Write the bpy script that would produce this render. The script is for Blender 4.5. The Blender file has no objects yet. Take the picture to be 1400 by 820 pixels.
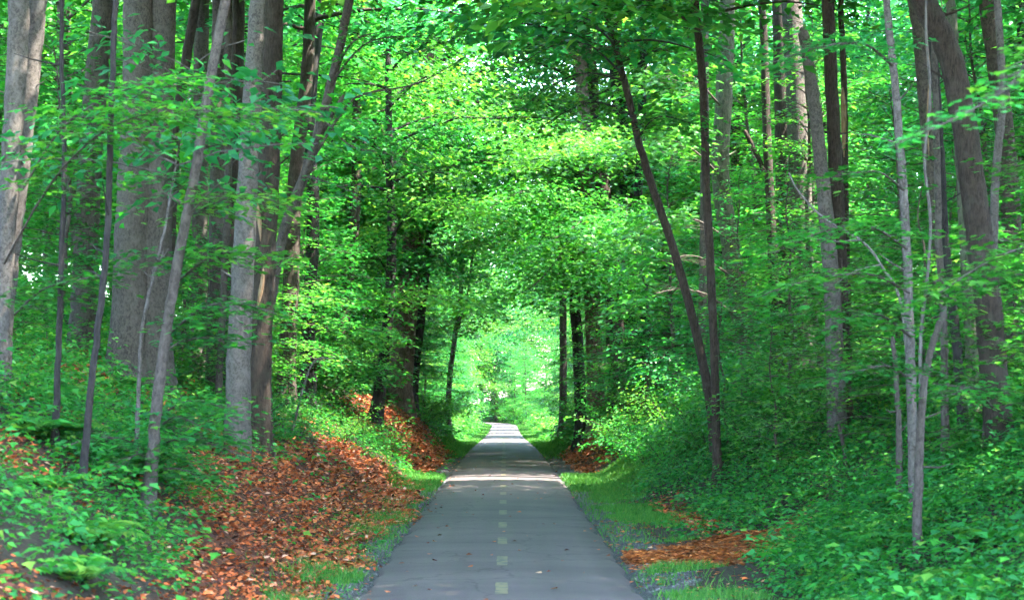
import bpy, math
import numpy as np
from mathutils import Vector

# ------------------------------------------------------------------ camera, sky, sun, exposure
SC = bpy.context.scene
COL = SC.collection
F, CX, CY, CAMH = 2500.0, 690.0, 546.0, 1.9      # focal length / vanishing point in photo pixels, eye height (m)

cam_d = bpy.data.cameras.new('camera')
cam = bpy.data.objects.new('camera', cam_d)
COL.objects.link(cam)
cam.location = (0, 0, CAMH)
cam.rotation_euler = (math.radians(90), 0, 0)
cam_d.sensor_fit = 'HORIZONTAL'
cam_d.sensor_width = 36
cam_d.lens = 36 * F / 1400
cam_d.shift_x = (700 - CX) / 1400
cam_d.shift_y = (CY - 410) / 1400
cam_d.clip_end = 3000
cam_d.dof.use_dof = True
cam_d.dof.focus_distance = 46
cam_d.dof.aperture_fstop = 3.6
SC.camera = cam

SUN_EL, SUN_AZ = math.radians(63), math.radians(103)    # azimuth clockwise from +Y (down the trail): high, from the right
SUN = np.array([math.cos(SUN_EL) * math.sin(SUN_AZ), math.cos(SUN_EL) * math.cos(SUN_AZ), math.sin(SUN_EL)])
world = bpy.data.worlds.new('World')
SC.world = world
world.use_nodes = True
wn = world.node_tree
bg = wn.nodes['Background']
sky = wn.nodes.new('ShaderNodeTexSky')
sky.sky_type = 'NISHITA'
sky.sun_disc = False
sky.sun_elevation = SUN_EL
sky.sun_rotation = SUN_AZ
wn.links.new(sky.outputs[0], bg.inputs[0])
bg.inputs[1].default_value = 0.15
sun_d = bpy.data.lights.new('sun', 'SUN')
sun_d.energy = 2.0
sun_d.angle = math.radians(0.53)
sun_d.color = (1.0, 0.95, 0.86)
sun_o = bpy.data.objects.new('sun', sun_d)
COL.objects.link(sun_o)
sun_o.rotation_euler = Vector((-SUN).tolist()).to_track_quat('-Z', 'Y').to_euler()
SC.view_settings.view_transform = 'Standard'
SC.view_settings.look = 'None'
SC.view_settings.gamma = 1
SC.view_settings.use_curve_mapping = False
SC.view_settings.exposure = 4.95
SC.render.engine = 'CYCLES'
cy = SC.cycles
cy.use_denoising = True
cy.max_bounces = 8
cy.diffuse_bounces = 8
cy.use_adaptive_sampling = True
cy.adaptive_threshold = .015
cy.glossy_bounces = 2
cy.transmission_bounces = 4
cy.caustics_reflective = False
cy.caustics_refractive = False
cy.sample_clamp_indirect = 6

# ------------------------------------------------------------------ helpers
R0 = np.random.default_rng(11)

def P(px, py, D):
    """a point seen at photo pixel (px, py) that stands D metres down the trail"""
    return np.array([(px - CX) / F * D, D, CAMH + (CY - py) / F * D])

def sstep(a, b, v):
    t = np.clip((v - a) / (b - a), 0, 1)
    return t * t * (3 - 2 * t)

def nz(x, y, s=1.0, o=0.0):
    """cheap smooth noise in about -1..1"""
    x = x / s + o * 7.13; y = y / s - o * 3.71
    return (np.sin(1.7 * x + 1.3 * np.sin(0.9 * y + .5)) + np.sin(2.1 * y - 1.1 * np.sin(1.3 * x + 1.)) + .7 * np.sin(3.7 * x + 2.9 * y) + .6 * np.sin(5.3 * y - 4.1 * x + 2 * np.sin(x))) / 3.0

class MB:
    def __init__(self):
        self.v, self.f, self.n = [], {}, 0
    def add(self, v, f):
        v = np.asarray(v, dtype=np.float32).reshape(-1, 3)
        f = np.asarray(f, dtype=np.int32)
        if len(v) == 0 or len(f) == 0: return
        self.f.setdefault(f.shape[1], []).append(f + self.n)
        self.v.append(v); self.n += len(v)
    def mesh(self, name, mat, smooth=False, origin=None):
        me = bpy.data.meshes.new(name)
        if self.n == 0: return me
        v = np.concatenate(self.v)
        if origin is not None: v = v - np.asarray(origin, dtype=np.float32)
        loops, starts, st = [], [], 0
        for k, l in self.f.items():
            a = np.concatenate(l)
            loops.append(a.ravel()); starts.append(st + np.arange(len(a)) * k); st += a.size
        loops = np.concatenate(loops); starts = np.concatenate(starts)
        me.vertices.add(len(v)); me.vertices.foreach_set('co', v.ravel())
        me.loops.add(len(loops)); me.loops.foreach_set('vertex_index', loops)
        me.polygons.add(len(starts)); me.polygons.foreach_set('loop_start', starts.astype(np.int32))
        if smooth: me.polygons.foreach_set('use_smooth', np.ones(len(starts), dtype=bool))
        me.update(calc_edges=True)
        me.materials.append(mat)
        return me

def link(name, data, parent=None, loc=None):
    o = bpy.data.objects.new(name, data)
    COL.objects.link(o)
    if parent is not None: o.parent = parent
    if loc is not None: o.location = [float(c) for c in loc]
    return o

def tag(o, label=None, cat=None, group=None, kind=None):
    if label: o['label'] = label
    if cat: o['category'] = cat
    if group: o['group'] = group
    if kind: o['kind'] = kind
    return o

def resample(pts, n):
    """Catmull-Rom through the points"""
    pts = np.asarray(pts, float)
    if len(pts) == 2:
        return pts[0] + (pts[1] - pts[0]) * np.linspace(0, 1, n)[:, None]
    p = np.vstack([2 * pts[0] - pts[1], pts, 2 * pts[-1] - pts[-2]])
    u = np.linspace(0, len(pts) - 1 - 1e-6, n)
    i = u.astype(int); t = (u - i)[:, None]
    a, b, c, d = p[i], p[i + 1], p[i + 2], p[i + 3]
    return .5 * (2 * b + (c - a) * t + (2 * a - 5 * b + 4 * c - d) * t * t + (3 * b - a - 3 * c + d) * t ** 3)

def tube(mb, pts, rad, seg=8, wob=0.0, rng=R0, cap=True):
    pts = np.asarray(pts, float); rad = np.broadcast_to(np.asarray(rad, float), (len(pts),))
    tan = np.gradient(pts, axis=0); tan /= np.linalg.norm(tan, axis=1)[:, None] + 1e-9
    ref = np.array([0.31, 0.95, 0.05]) if abs(tan[0][2]) > .6 else np.array([0., 0., 1.])
    u = np.cross(tan, ref); u /= np.linalg.norm(u, axis=1)[:, None] + 1e-9
    w = np.cross(tan, u)
    a = np.linspace(0, 2 * math.pi, seg, endpoint=False)
    rr = rad[:, None] * np.ones(seg)
    if wob:
        ph = rng.uniform(0, 6.28, 4); s = np.arange(len(pts))[:, None]
        rr = rr * (1 + wob * (np.sin(2 * a + ph[0] + .11 * s) + .7 * np.sin(3 * a + ph[1] - .17 * s) + .5 * np.sin(.6 * s + a + ph[2])) + wob * .5 * rng.normal(size=rr.shape))
    v = pts[:, None] + rr[..., None] * (np.cos(a)[None, :, None] * u[:, None] + np.sin(a)[None, :, None] * w[:, None])
    n = len(pts)
    i, j = np.meshgrid(np.arange(n - 1), np.arange(seg), indexing='ij')
    k = (j + 1) % seg
    mb.add(v, np.stack([i * seg + j, (i + 1) * seg + j, (i + 1) * seg + k, i * seg + k], -1).reshape(-1, 4))
    if cap:
        mb.add(np.vstack([v[-1], pts[-1:] + tan[-1:] * rad[-1] * .4]), [(q, seg, (q + 1) % seg) for q in range(seg)])

# leaf templates: stem at the origin, tip at +Y, face up +Z
def fan(outline, c):
    v = np.array([c] + outline, float); n = len(outline)
    return v, np.array([(0, 1 + i, 1 + (i + 1) % n) for i in range(n)])
LEAF_MAPLE = fan([(0, 0, 0), (.27, .04, .05), (.24, .27, .03), (.55, .48, .03), (.22, .56, .02), (0, 1.0, -.10), (-.22, .56, .02), (-.55, .48, .03), (-.24, .27, .03), (-.27, .04, .05)], (0, .34, -.05))
LEAF_LOBED = (np.array([(0, 0, 0), (.42, .36, .06), (.20, .58, .02), (0, 1., -.10), (-.20, .58, .02), (-.42, .36, .06)], float), np.array([(0, 1, 2), (0, 2, 3), (0, 3, 4), (0, 4, 5)]))
LEAF_OVAL = (np.array([(0, 0, 0), (.29, .42, .07), (0, 1., -.08), (-.29, .42, .07)], float), np.array([(0, 1, 2), (0, 2, 3)]))

def put_leaves(mb, tmpl, pos, d, nrm, size):
    tv, tf = tmpl
    n = len(pos)
    if n == 0: return
    d = d / (np.linalg.norm(d, axis=1)[:, None] + 1e-9)
    x = np.cross(d, nrm); x /= np.linalg.norm(x, axis=1)[:, None] + 1e-9
    z = np.cross(x, d)
    M = np.stack([x, d, z], -1)
    v = np.einsum('nij,kj->nki', M, tv) * np.asarray(size).reshape(-1, 1, 1) + pos[:, None]
    f = tf[None] + (np.arange(n) * len(tv))[:, None, None]
    mb.add(v.reshape(-1, 3), f.reshape(-1, 3))

def twig_leaves(rng, pts, twig_gap, twig_len, leaf_gap, t0=.15, ang=58, thick=.05, taper=.65, flat=.35, dr=(-.28, .22)):
    """leaf positions, directions and normals of a spray that grows along the polyline"""
    seglen = np.linalg.norm(np.diff(pts, axis=0), axis=1); L = seglen.sum()
    cum = np.concatenate([[0], np.cumsum(seglen)]) / L
    T = max(3, int(L * (1 - t0) / twig_gap))
    tt = np.linspace(t0, 1, T)
    base = np.stack([np.interp(tt, cum, pts[:, k]) for k in range(3)], 1)
    tan = np.gradient(pts, axis=0)
    th = np.stack([np.interp(tt, cum, tan[:, k]) for k in range(3)], 1)
    head = np.arctan2(th[:, 1], th[:, 0])
    el = np.arctan2(th[:, 2], np.hypot(th[:, 0], th[:, 1])) * .5
    side = np.where(np.arange(T) % 2 == 0, 1, -1)
    h = head + side * np.radians(ang + rng.normal(0, 14, T)) * (1 - .75 * (tt > .97))
    el = el + rng.normal(0, .18, T)
    tl = (twig_len * (1 - taper * tt ** 1.5)) * rng.uniform(.55, 1.2, T) + 1.5 * leaf_gap
    cnt = (tl / leaf_gap).astype(int) + 1
    idx = np.repeat(np.arange(T), cnt)
    k = np.arange(len(idx)) - np.repeat(np.cumsum(cnt) - cnt, cnt)
    s = (k + .6) * leaf_gap
    dv = np.stack([np.cos(h) * np.cos(el), np.sin(h) * np.cos(el), np.sin(el)], 1)
    pos = base[idx] + dv[idx] * s[:, None]
    pos[:, 2] -= .12 * s ** 2 / max(twig_len, .2)
    pos += rng.normal(0, thick, pos.shape)
    lh = h[idx] + np.where(k % 2 == 0, 1, -1) * np.radians(48 + rng.normal(0, 22, len(idx)))
    d = np.stack([np.cos(lh), np.sin(lh), dr[0] + rng.normal(0, dr[1], len(idx))], 1)
    nrm = np.stack([rng.normal(0, flat, len(idx)), rng.normal(0, flat, len(idx)), np.ones(len(idx))], 1)
    return pos, d, nrm, (base, dv, tl)

def limb_pts(rng, start, az, L, el0, droop, n=8):
    t = np.linspace(0, 1, n)
    a = az + np.cumsum(rng.normal(0, .10, n)); el = el0 - droop * t + rng.normal(0, .05, n)
    st = np.stack([np.cos(a) * np.cos(el), np.sin(a) * np.cos(el), np.sin(el)], 1) * L / (n - 1)
    st[0] = 0
    return np.asarray(start) + np.cumsum(st, axis=0)

# ------------------------------------------------------------------ materials
def new_mat(name):
    m = bpy.data.materials.new(name); m.use_nodes = True
    nt = m.node_tree; nt.nodes.clear()
    return m, nt, nt.nodes, nt.links

def ramp(nd, stops):
    r = nd.new('ShaderNodeValToRGB')
    e = r.color_ramp.elements
    while len(e) < len(stops): e.new(.5)
    for el, (p, c) in zip(e, stops):
        el.position = p; el.color = (*c, 1)
    return r

def leaf_mat(name, cols, transl, tw=.45, gloss=.35, hue_var=.03, spec=.3):
    m, nt, nd, lk = new_mat(name)
    geo = nd.new('ShaderNodeNewGeometry'); oi = nd.new('ShaderNodeObjectInfo')
    r = ramp(nd, cols); lk.new(geo.outputs['Random Per Island'], r.inputs[0])
    hsv = nd.new('ShaderNodeHueSaturation')
    mr = nd.new('ShaderNodeMapRange'); mr.inputs[3].default_value = .5 - hue_var; mr.inputs[4].default_value = .5 + hue_var
    lk.new(oi.outputs['Random'], mr.inputs[0]); lk.new(mr.outputs[0], hsv.inputs['Hue'])
    mv = nd.new('ShaderNodeMapRange'); mv.inputs[3].default_value = .78; mv.inputs[4].default_value = 1.22
    wn_ = nd.new('ShaderNodeTexWhiteNoise'); wn_.noise_dimensions = '1D'
    lk.new(oi.outputs['Random'], wn_.inputs['W']); lk.new(wn_.outputs['Value'], mv.inputs[0]); lk.new(mv.outputs[0], hsv.inputs['Value'])
    lk.new(r.outputs[0], hsv.inputs['Color'])
    pb = nd.new('ShaderNodeBsdfPrincipled'); pb.inputs['Roughness'].default_value = gloss + .1; pb.inputs['Specular IOR Level'].default_value = spec
    lk.new(hsv.outputs[0], pb.inputs['Base Color'])
    tr = nd.new('ShaderNodeBsdfTranslucent')
    mx = nd.new('ShaderNodeMix'); mx.data_type = 'RGBA'; mx.blend_type = 'MULTIPLY'; mx.inputs[0].default_value = 1
    lk.new(hsv.outputs[0], mx.inputs[6]); mx.inputs[7].default_value = (*transl, 1)
    lk.new(mx.outputs[2], tr.inputs[0])
    ms = nd.new('ShaderNodeMixShader'); ms.inputs[0].default_value = tw
    lk.new(pb.outputs[0], ms.inputs[1]); lk.new(tr.outputs[0], ms.inputs[2])
    out = nd.new('ShaderNodeOutputMaterial'); lk.new(ms.outputs[0], out.inputs[0])
    return m

M = {}
M['leaf'] = leaf_mat('maple leaf', [(0, (.015, .115, .022)), (.5, (.025, .185, .028)), (.88, (.050, .23, .027)), (1, (.115, .26, .028))], (1.5, 1.6, .9), .48)
M['leaf_under'] = leaf_mat('undergrowth leaf', [(0, (.018, .120, .024)), (.5, (.034, .195, .029)), (.85, (.065, .235, .028)), (1, (.13, .23, .03))], (1.5, 1.5, .9), .42, .45, .03, .14)
M['leaf_far'] = leaf_mat('broad leaf', [(0, (.015, .115, .023)), (.5, (.025, .185, .030)), (.88, (.050, .23, .028)), (1, (.115, .27, .028))], (1.5, 1.6, .9), .48, .35, .045)
M['leaf_lime'] = leaf_mat('lime leaf', [(0, (.024, .155, .028)), (.5, (.042, .215, .030)), (1, (.090, .265, .026))], (1.5, 1.5, .8), .45, .4, .02)  # lighter, yellower green than the other leaves
M['grass'] = leaf_mat('grass blade', [(0, (.028, .13, .018)), (.6, (.060, .205, .022)), (1, (.13, .24, .03))], (1.3, 1.4, .8), .35, .5)
M['litter'] = leaf_mat('dead leaf', [(0, (.024, .010, .006)), (.22, (.12, .030, .009)), (.58, (.34, .075, .016)), (.88, (.44, .125, .032)), (1, (.42, .25, .16))], (1.0, .9, .7), .12, .55, .012)

M['chips'] = leaf_mat('rotted bark chips', [(0, (.05, .016, .006)), (.25, (.21, .050, .010)), (.7, (.42, .112, .020)), (.95, (.50, .165, .036)), (1, (.34, .22, .13))], (1, .9, .7), .05, .6, .0)

def bark_mat(name, dark, light, spot, zs=.35, xs=9., bump=.5):
    m, nt, nd, lk = new_mat(name)
    tc = nd.new('ShaderNodeTexCoord'); mp = nd.new('ShaderNodeMapping')
    mp.inputs['Scale'].default_value = (xs, xs, xs * zs)
    oi = nd.new('ShaderNodeObjectInfo')
    lk.new(tc.outputs['Object'], mp.inputs[0])
    off = nd.new('ShaderNodeCombineXYZ'); lk.new(oi.outputs['Random'], off.inputs[2])
    sc = nd.new('ShaderNodeVectorMath'); sc.operation = 'SCALE'; sc.inputs[3].default_value = 40; lk.new(off.outputs[0], sc.inputs[0])
    lk.new(sc.outputs[0], mp.inputs['Location'])
    n1 = nd.new('ShaderNodeTexNoise'); n1.inputs['Scale'].default_value = 2.2; n1.inputs['Detail'].default_value = 8; n1.inputs['Roughness'].default_value = .78; n1.inputs['Distortion'].default_value = .4
    lk.new(mp.outputs[0], n1.inputs[0])
    n2 = nd.new('ShaderNodeTexNoise'); n2.inputs['Scale'].default_value = 5; n2.inputs['Detail'].default_value = 7; n2.inputs['Roughness'].default_value = .7
    lk.new(tc.outputs['Object'], n2.inputs[0])
    r = ramp(nd, [(.40, dark), (.57, light)]); lk.new(n1.outputs[0], r.inputs[0])
    r2 = ramp(nd, [(.50, (0, 0, 0)), (.66, (1, 1, 1))]); lk.new(n2.outputs[0], r2.inputs[0])
    mx = nd.new('ShaderNodeMix'); mx.data_type = 'RGBA'
    fm = nd.new('ShaderNodeMath'); fm.operation = 'MULTIPLY'; fm.inputs[1].default_value = .55
    lk.new(r2.outputs[0], fm.inputs[0]); lk.new(fm.outputs[0], mx.inputs[0]); lk.new(r.outputs[0], mx.inputs[6]); mx.inputs[7].default_value = (*spot, 1)
    pb = nd.new('ShaderNodeBsdfPrincipled'); pb.inputs['Roughness'].default_value = .85; pb.inputs['Specular IOR Level'].default_value = .25
    lk.new(mx.outputs[2], pb.inputs['Base Color'])
    bp = nd.new('ShaderNodeBump'); bp.inputs['Strength'].default_value = bump; bp.inputs['Distance'].default_value = .06
    lk.new(n1.outputs[0], bp.inputs['Height']); lk.new(bp.outputs[0], pb.inputs['Normal'])
    out = nd.new('ShaderNodeOutputMaterial'); lk.new(pb.outputs[0], out.inputs[0])
    return m
M['grey'] = bark_mat('grey bark', (.034, .025, .019), (.098, .076, .060), (.128, .106, .088), .6, 13, .8)
M['pale'] = bark_mat('pale bark', (.038, .030, .024), (.112, .092, .078), (.155, .133, .116), .8, 14, .5)
M['brown'] = bark_mat('brown furrowed bark', (.018, .011, .007), (.062, .041, .028), (.075, .061, .044), .22, 18, 1.)
M['warm'] = bark_mat('sunlit brown bark', (.045, .026, .017), (.135, .084, .058), (.16, .115, .085), .22, 18, 1.)  # brown bark lightened and warmed, with the sunlight put into the colour
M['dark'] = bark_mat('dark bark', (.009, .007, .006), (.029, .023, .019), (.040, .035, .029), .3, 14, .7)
M['moss'] = bark_mat('mossy bark', (.035, .037, .02), (.095, .092, .06), (.10, .12, .065), .3, 12, .6)
M['wood'] = bark_mat('torn bare wood', (.14, .07, .03), (.28, .18, .10), (.3, .22, .14), .15, 16, .4)
M['deadwood'] = bark_mat('weathered dead wood', (.055, .045, .038), (.13, .11, .095), (.16, .14, .125), .2, 14, .3)

def ground_mat():
    m, nt, nd, lk = new_mat('forest floor')
    at = nd.new('ShaderNodeVertexColor'); at.layer_name = 'cover'
    sp = nd.new('ShaderNodeSeparateColor'); lk.new(at.outputs[0], sp.inputs[0])
    tc = nd.new('ShaderNodeTexCoord')
    def noise(s, d=5, r=.6):
        n = nd.new('ShaderNodeTexNoise'); n.inputs['Scale'].default_value = s; n.inputs['Detail'].default_value = d; n.inputs['Roughness'].default_value = r
        lk.new(tc.outputs['Object'], n.inputs[0]); return n
    def mix(fac, a, b):
        x = nd.new('ShaderNodeMix'); x.data_type = 'RGBA'; lk.new(fac, x.inputs[0]); lk.new(a, x.inputs[6]); lk.new(b, x.inputs[7]); return x.outputs[2]
    n1, n2 = noise(14), noise(2.2)
    soil = ramp(nd, [(.3, (.014, .011, .007)), (.7, (.038, .029, .018))]); lk.new(n1.outputs[0], soil.inputs[0])
    vo = nd.new('ShaderNodeTexVoronoi'); vo.inputs['Scale'].default_value = 16; lk.new(tc.outputs['Object'], vo.inputs[0])
    lit = ramp(nd, [(0, (.022, .008, .005)), (.5, (.07, .024, .012)), (1, (.13, .048, .024))])
    sv = nd.new('ShaderNodeSeparateColor'); lk.new(vo.outputs['Color'], sv.inputs[0]); lk.new(sv.outputs[0], lit.inputs[0])
    vg = nd.new('ShaderNodeTexVoronoi'); vg.inputs['Scale'].default_value = 46; lk.new(tc.outputs['Object'], vg.inputs[0])
    svg = nd.new('ShaderNodeSeparateColor'); lk.new(vg.outputs['Color'], svg.inputs[0])
    grv = ramp(nd, [(0, (.02, .019, .018)), (.6, (.045, .043, .042)), (1, (.085, .08, .078))]); lk.new(svg.outputs[1], grv.inputs[0])
    org = ramp(nd, [(.3, (.10, .029, .010)), (.7, (.23, .068, .020))]); lk.new(n1.outputs[0], org.inputs[0])
    def fac(ch, lo=.35, hi=.65):
        a = nd.new('ShaderNodeMath'); a.operation = 'ADD'
        b = nd.new('ShaderNodeMapRange'); b.inputs[3].default_value = -.3; b.inputs[4].default_value = .3; lk.new(n1.outputs[0], b.inputs[0])
        lk.new(ch, a.inputs[0]); lk.new(b.outputs[0], a.inputs[1])
        c = nd.new('ShaderNodeMapRange'); c.inputs[1].default_value = lo; c.inputs[2].default_value = hi; lk.new(a.outputs[0], c.inputs[0]); return c.outputs[0]
    c = mix(fac(sp.outputs[0]), soil.outputs[0], lit.outputs[0])
    c = mix(fac(sp.outputs[1]), c, grv.outputs[0])
    c = mix(fac(sp.outputs[2]), c, org.outputs[0])
    pb = nd.new('ShaderNodeBsdfPrincipled'); pb.inputs['Roughness'].default_value = .95; pb.inputs['Specular IOR Level'].default_value = .2
    lk.new(c, pb.inputs['Base Color'])
    bp = nd.new('ShaderNodeBump'); bp.inputs['Strength'].default_value = .8; bp.inputs['Distance'].default_value = .04
    lk.new(n1.outputs[0], bp.inputs['Height']); lk.new(bp.outputs[0], pb.inputs['Normal'])
    out = nd.new('ShaderNodeOutputMaterial'); lk.new(pb.outputs[0], out.inputs[0])
    return m
M['ground'] = ground_mat()

def asphalt_mat():
    m, nt, nd, lk = new_mat('worn asphalt')
    tc = nd.new('ShaderNodeTexCoord')
    def noise(s, d=4, r=.6, vec=None):
        n = nd.new('ShaderNodeTexNoise'); n.inputs['Scale'].default_value = s; n.inputs['Detail'].default_value = d; n.inputs['Roughness'].default_value = r
        lk.new(vec or tc.outputs['Object'], n.inputs[0]); return n
    fine = noise(60, 3, .7)
    mp = nd.new('ShaderNodeMapping'); mp.inputs['Scale'].default_value = (.25, .9, 1); lk.new(tc.outputs['Object'], mp.inputs[0])
    big = noise(.9, 5, .6, mp.outputs[0])
    mp2 = nd.new('ShaderNodeMapping'); mp2.inputs['Scale'].default_value = (1.6, .05, 1); lk.new(tc.outputs['Object'], mp2.inputs[0])
    lane = noise(1.5, 2, .5, mp2.outputs[0])
    a = ramp(nd, [(.25, (.056, .041, .039)), (.75, (.094, .071, .068))]); lk.new(fine.outputs[0], a.inputs[0])
    b = ramp(nd, [(.3, (.72, .72, .73)), (.7, (1.2, 1.19, 1.17))]); lk.new(big.outputs[0], b.inputs[0])
    c = ramp(nd, [(.35, (.90, .90, .90)), (.65, (1.08, 1.08, 1.08))]); lk.new(lane.outputs[0], c.inputs[0])
    x = nd.new('ShaderNodeMix'); x.data_type = 'RGBA'; x.blend_type = 'MULTIPLY'; x.inputs[0].default_value = 1
    lk.new(a.outputs[0], x.inputs[6]); lk.new(b.outputs[0], x.inputs[7])
    y = nd.new('ShaderNodeMix'); y.data_type = 'RGBA'; y.blend_type = 'MULTIPLY'; y.inputs[0].default_value = 1
    lk.new(x.outputs[2], y.inputs[6]); lk.new(c.outputs[0], y.inputs[7])
    wv = nd.new('ShaderNodeTexVoronoi'); wv.feature = 'DISTANCE_TO_EDGE'; wv.inputs['Scale'].default_value = .55
    dn = noise(3, 4, .6); dm = nd.new('ShaderNodeVectorMath'); dm.operation = 'MULTIPLY_ADD'
    dm.inputs[1].default_value = (.5, .5, .5); lk.new(dn.outputs['Color'], dm.inputs[0]); lk.new(tc.outputs['Object'], dm.inputs[2])
    lk.new(dm.outputs[0], wv.inputs[0])
    cr = ramp(nd, [(0, (.35, .35, .35)), (.016, (1, 1, 1))]); lk.new(wv.outputs['Distance'], cr.inputs[0])
    z2 = nd.new('ShaderNodeMix'); z2.data_type = 'RGBA'; z2.blend_type = 'MULTIPLY'; z2.inputs[0].default_value = .75
    lk.new(y.outputs[2], z2.inputs[6]); lk.new(cr.outputs[0], z2.inputs[7]); y = z2
    pb = nd.new('ShaderNodeBsdfPrincipled'); pb.inputs['Roughness'].default_value = .82; pb.inputs['Specular IOR Level'].default_value = .35
    lk.new(y.outputs[2], pb.inputs['Base Color'])
    bp = nd.new('ShaderNodeBump'); bp.inputs['Strength'].default_value = .5; bp.inputs['Distance'].default_value = .006
    lk.new(fine.outputs[0], bp.inputs['Height']); lk.new(bp.outputs[0], pb.inputs['Normal'])
    out = nd.new('ShaderNodeOutputMaterial'); lk.new(pb.outputs[0], out.inputs[0])
    return m
M['asphalt'] = asphalt_mat()

def simple_mat(name, stops, scale, rough=.8, bump=0.):
    m, nt, nd, lk = new_mat(name)
    tc = nd.new('ShaderNodeTexCoord'); n = nd.new('ShaderNodeTexNoise'); n.inputs['Scale'].default_value = scale; n.inputs['Detail'].default_value = 5
    lk.new(tc.outputs['Object'], n.inputs[0])
    r = ramp(nd, stops); lk.new(n.outputs[0], r.inputs[0])
    pb = nd.new('ShaderNodeBsdfPrincipled'); pb.inputs['Roughness'].default_value = rough; lk.new(r.outputs[0], pb.inputs['Base Color'])
    out = nd.new('ShaderNodeOutputMaterial'); lk.new(pb.outputs[0], out.inputs[0])
    return m
M['paint'] = simple_mat('faded yellow paint', [(.38, (.058, .050, .044)), (.56, (.125, .098, .046)), (.85, (.160, .124, .050))], 9)
M['stone'] = leaf_mat('crushed stone', [(0, (.022, .021, .020)), (.6, (.05, .047, .046)), (1, (.11, .105, .10))], (0, 0, 0), .0, .8, .0)

# ------------------------------------------------------------------ terrain
def path_x(y):
    y = np.asarray(y, float)
    return -.03 - .0035 * np.clip(y - 200, 0, 60) ** 2
def path_z(y): return -.95 * sstep(46, 165, np.asarray(y, float))
HALF = 1.36
def height(x, y):
    x = np.asarray(x, float); y = np.asarray(y, float)
    dx = x - path_x(y); a = np.abs(dx); left = dx < 0
    far = sstep(40, 56, y); vfar = sstep(75, 120, y)
    x0 = np.where(left, 1.95 - .1 * far, 3.4 - 1.15 * sstep(27, 37, y) - .35 * far) + .15 * nz(y, y * .3, 3.) + .8 * vfar
    k = np.where(left, .64 + .5 * far, .56 + .35 * far) - .45 * vfar
    t = np.clip(a - x0, 0, None)
    t = np.where(t < .5, t * t / 1.0, t - .25)            # rounded foot of the bank
    cap = 3.0 - .9 * vfar
    z = cap * (1 - np.exp(-k * t / cap)) + .12 * t + .10 * np.clip(t - 8, 0, 40)
    b = np.clip((a - 1.5) / 1.5, 0, 1)
    z = z + b * (.10 * nz(x, y, 2.1) + .05 * nz(x, y, .7, 2.) + .35 * sstep(8, 25, a) * nz(x, y, 11., 1.))
    z = z * np.clip((90 - a) / 60, .25, 1)
    return path_z(y) + np.where(a < HALF + .1, -.05, -.012 + z)

def ground_hit(px, py, lo=11., hi=150.):
    """first point where the sight line through a photo pixel meets the ground"""
    D = np.linspace(lo, hi, 4000)
    x = (px - CX) / F * D; z = CAMH + (CY - py) / F * D
    s = np.nonzero(z < height(x, D))[0]
    return float(D[s[0]]) if len(s) else None

def m_litter(x, y):
    dx = x - path_x(y)
    e = .35 * nz(x, y, 1.3, 3.) + .2 * nz(x, y, .45, 4.)
    near = sstep(-4.1, -3.6, dx + e - 1.25 * (1 - sstep(14, 23, y))) * (1 - sstep(-1.95, -1.65, dx + .5 * e - .45 * np.exp(-((y - 29.5) / 1.8) ** 2) - .4 * np.exp(-((y - 20.8) / .8) ** 2) - .3 * np.exp(-((y - 35) / 1.) ** 2))) * sstep(5, 7, y) * (1 - sstep(40, 44, y))
    bank = sstep(-4.6, -4.1, dx + e) * (1 - sstep(-2.0, -1.75, dx + .3 * e)) * sstep(46, 48, y + e) * (1 - sstep(66, 72, y))
    rb = sstep(1.85, 2.1, dx + .3 * e) * (1 - sstep(4.2, 4.8, dx + e)) * sstep(46, 48, y) * (1 - sstep(62, 68, y))
    rd = sstep(2.6, 2.75, dx + .3 * e) * (1 - sstep(3.1, 3.4, dx)) * sstep(24.5, 26, y) * (1 - sstep(32, 35, y))
    l2 = .6 * (dx < -2.6) * sstep(-.2, .4, nz(x, y, 1.7, 9.)) * (y < 50)
    return np.clip(np.maximum.reduce([near, bank, rb, .8 * rd, l2]), 0, 1)
def m_orange(x, y):
    dx = x - path_x(y)
    c = 21.8 + .8 * np.clip(dx - 1.4, 0, None) ** 1.3 + .25 * nz(x, y, .8) + .15 * nz(x, y, .3, 4.)
    wd = 1.0 + .7 * sstep(1.4, 2.4, dx) * (1 - sstep(3.0, 4.0, dx)) + .25 * nz(x * 2, y, 1.1, 5.)
    return np.clip((1 - sstep(wd * .75, wd * 1.2, np.abs(y - c) + .25 * nz(x, y, .35, 8.))) * sstep(1.40, 1.5, dx) * (1 - sstep(3.4, 4.3, dx + .3 * nz(x, y, .6, 1.))), 0, 1)
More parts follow.
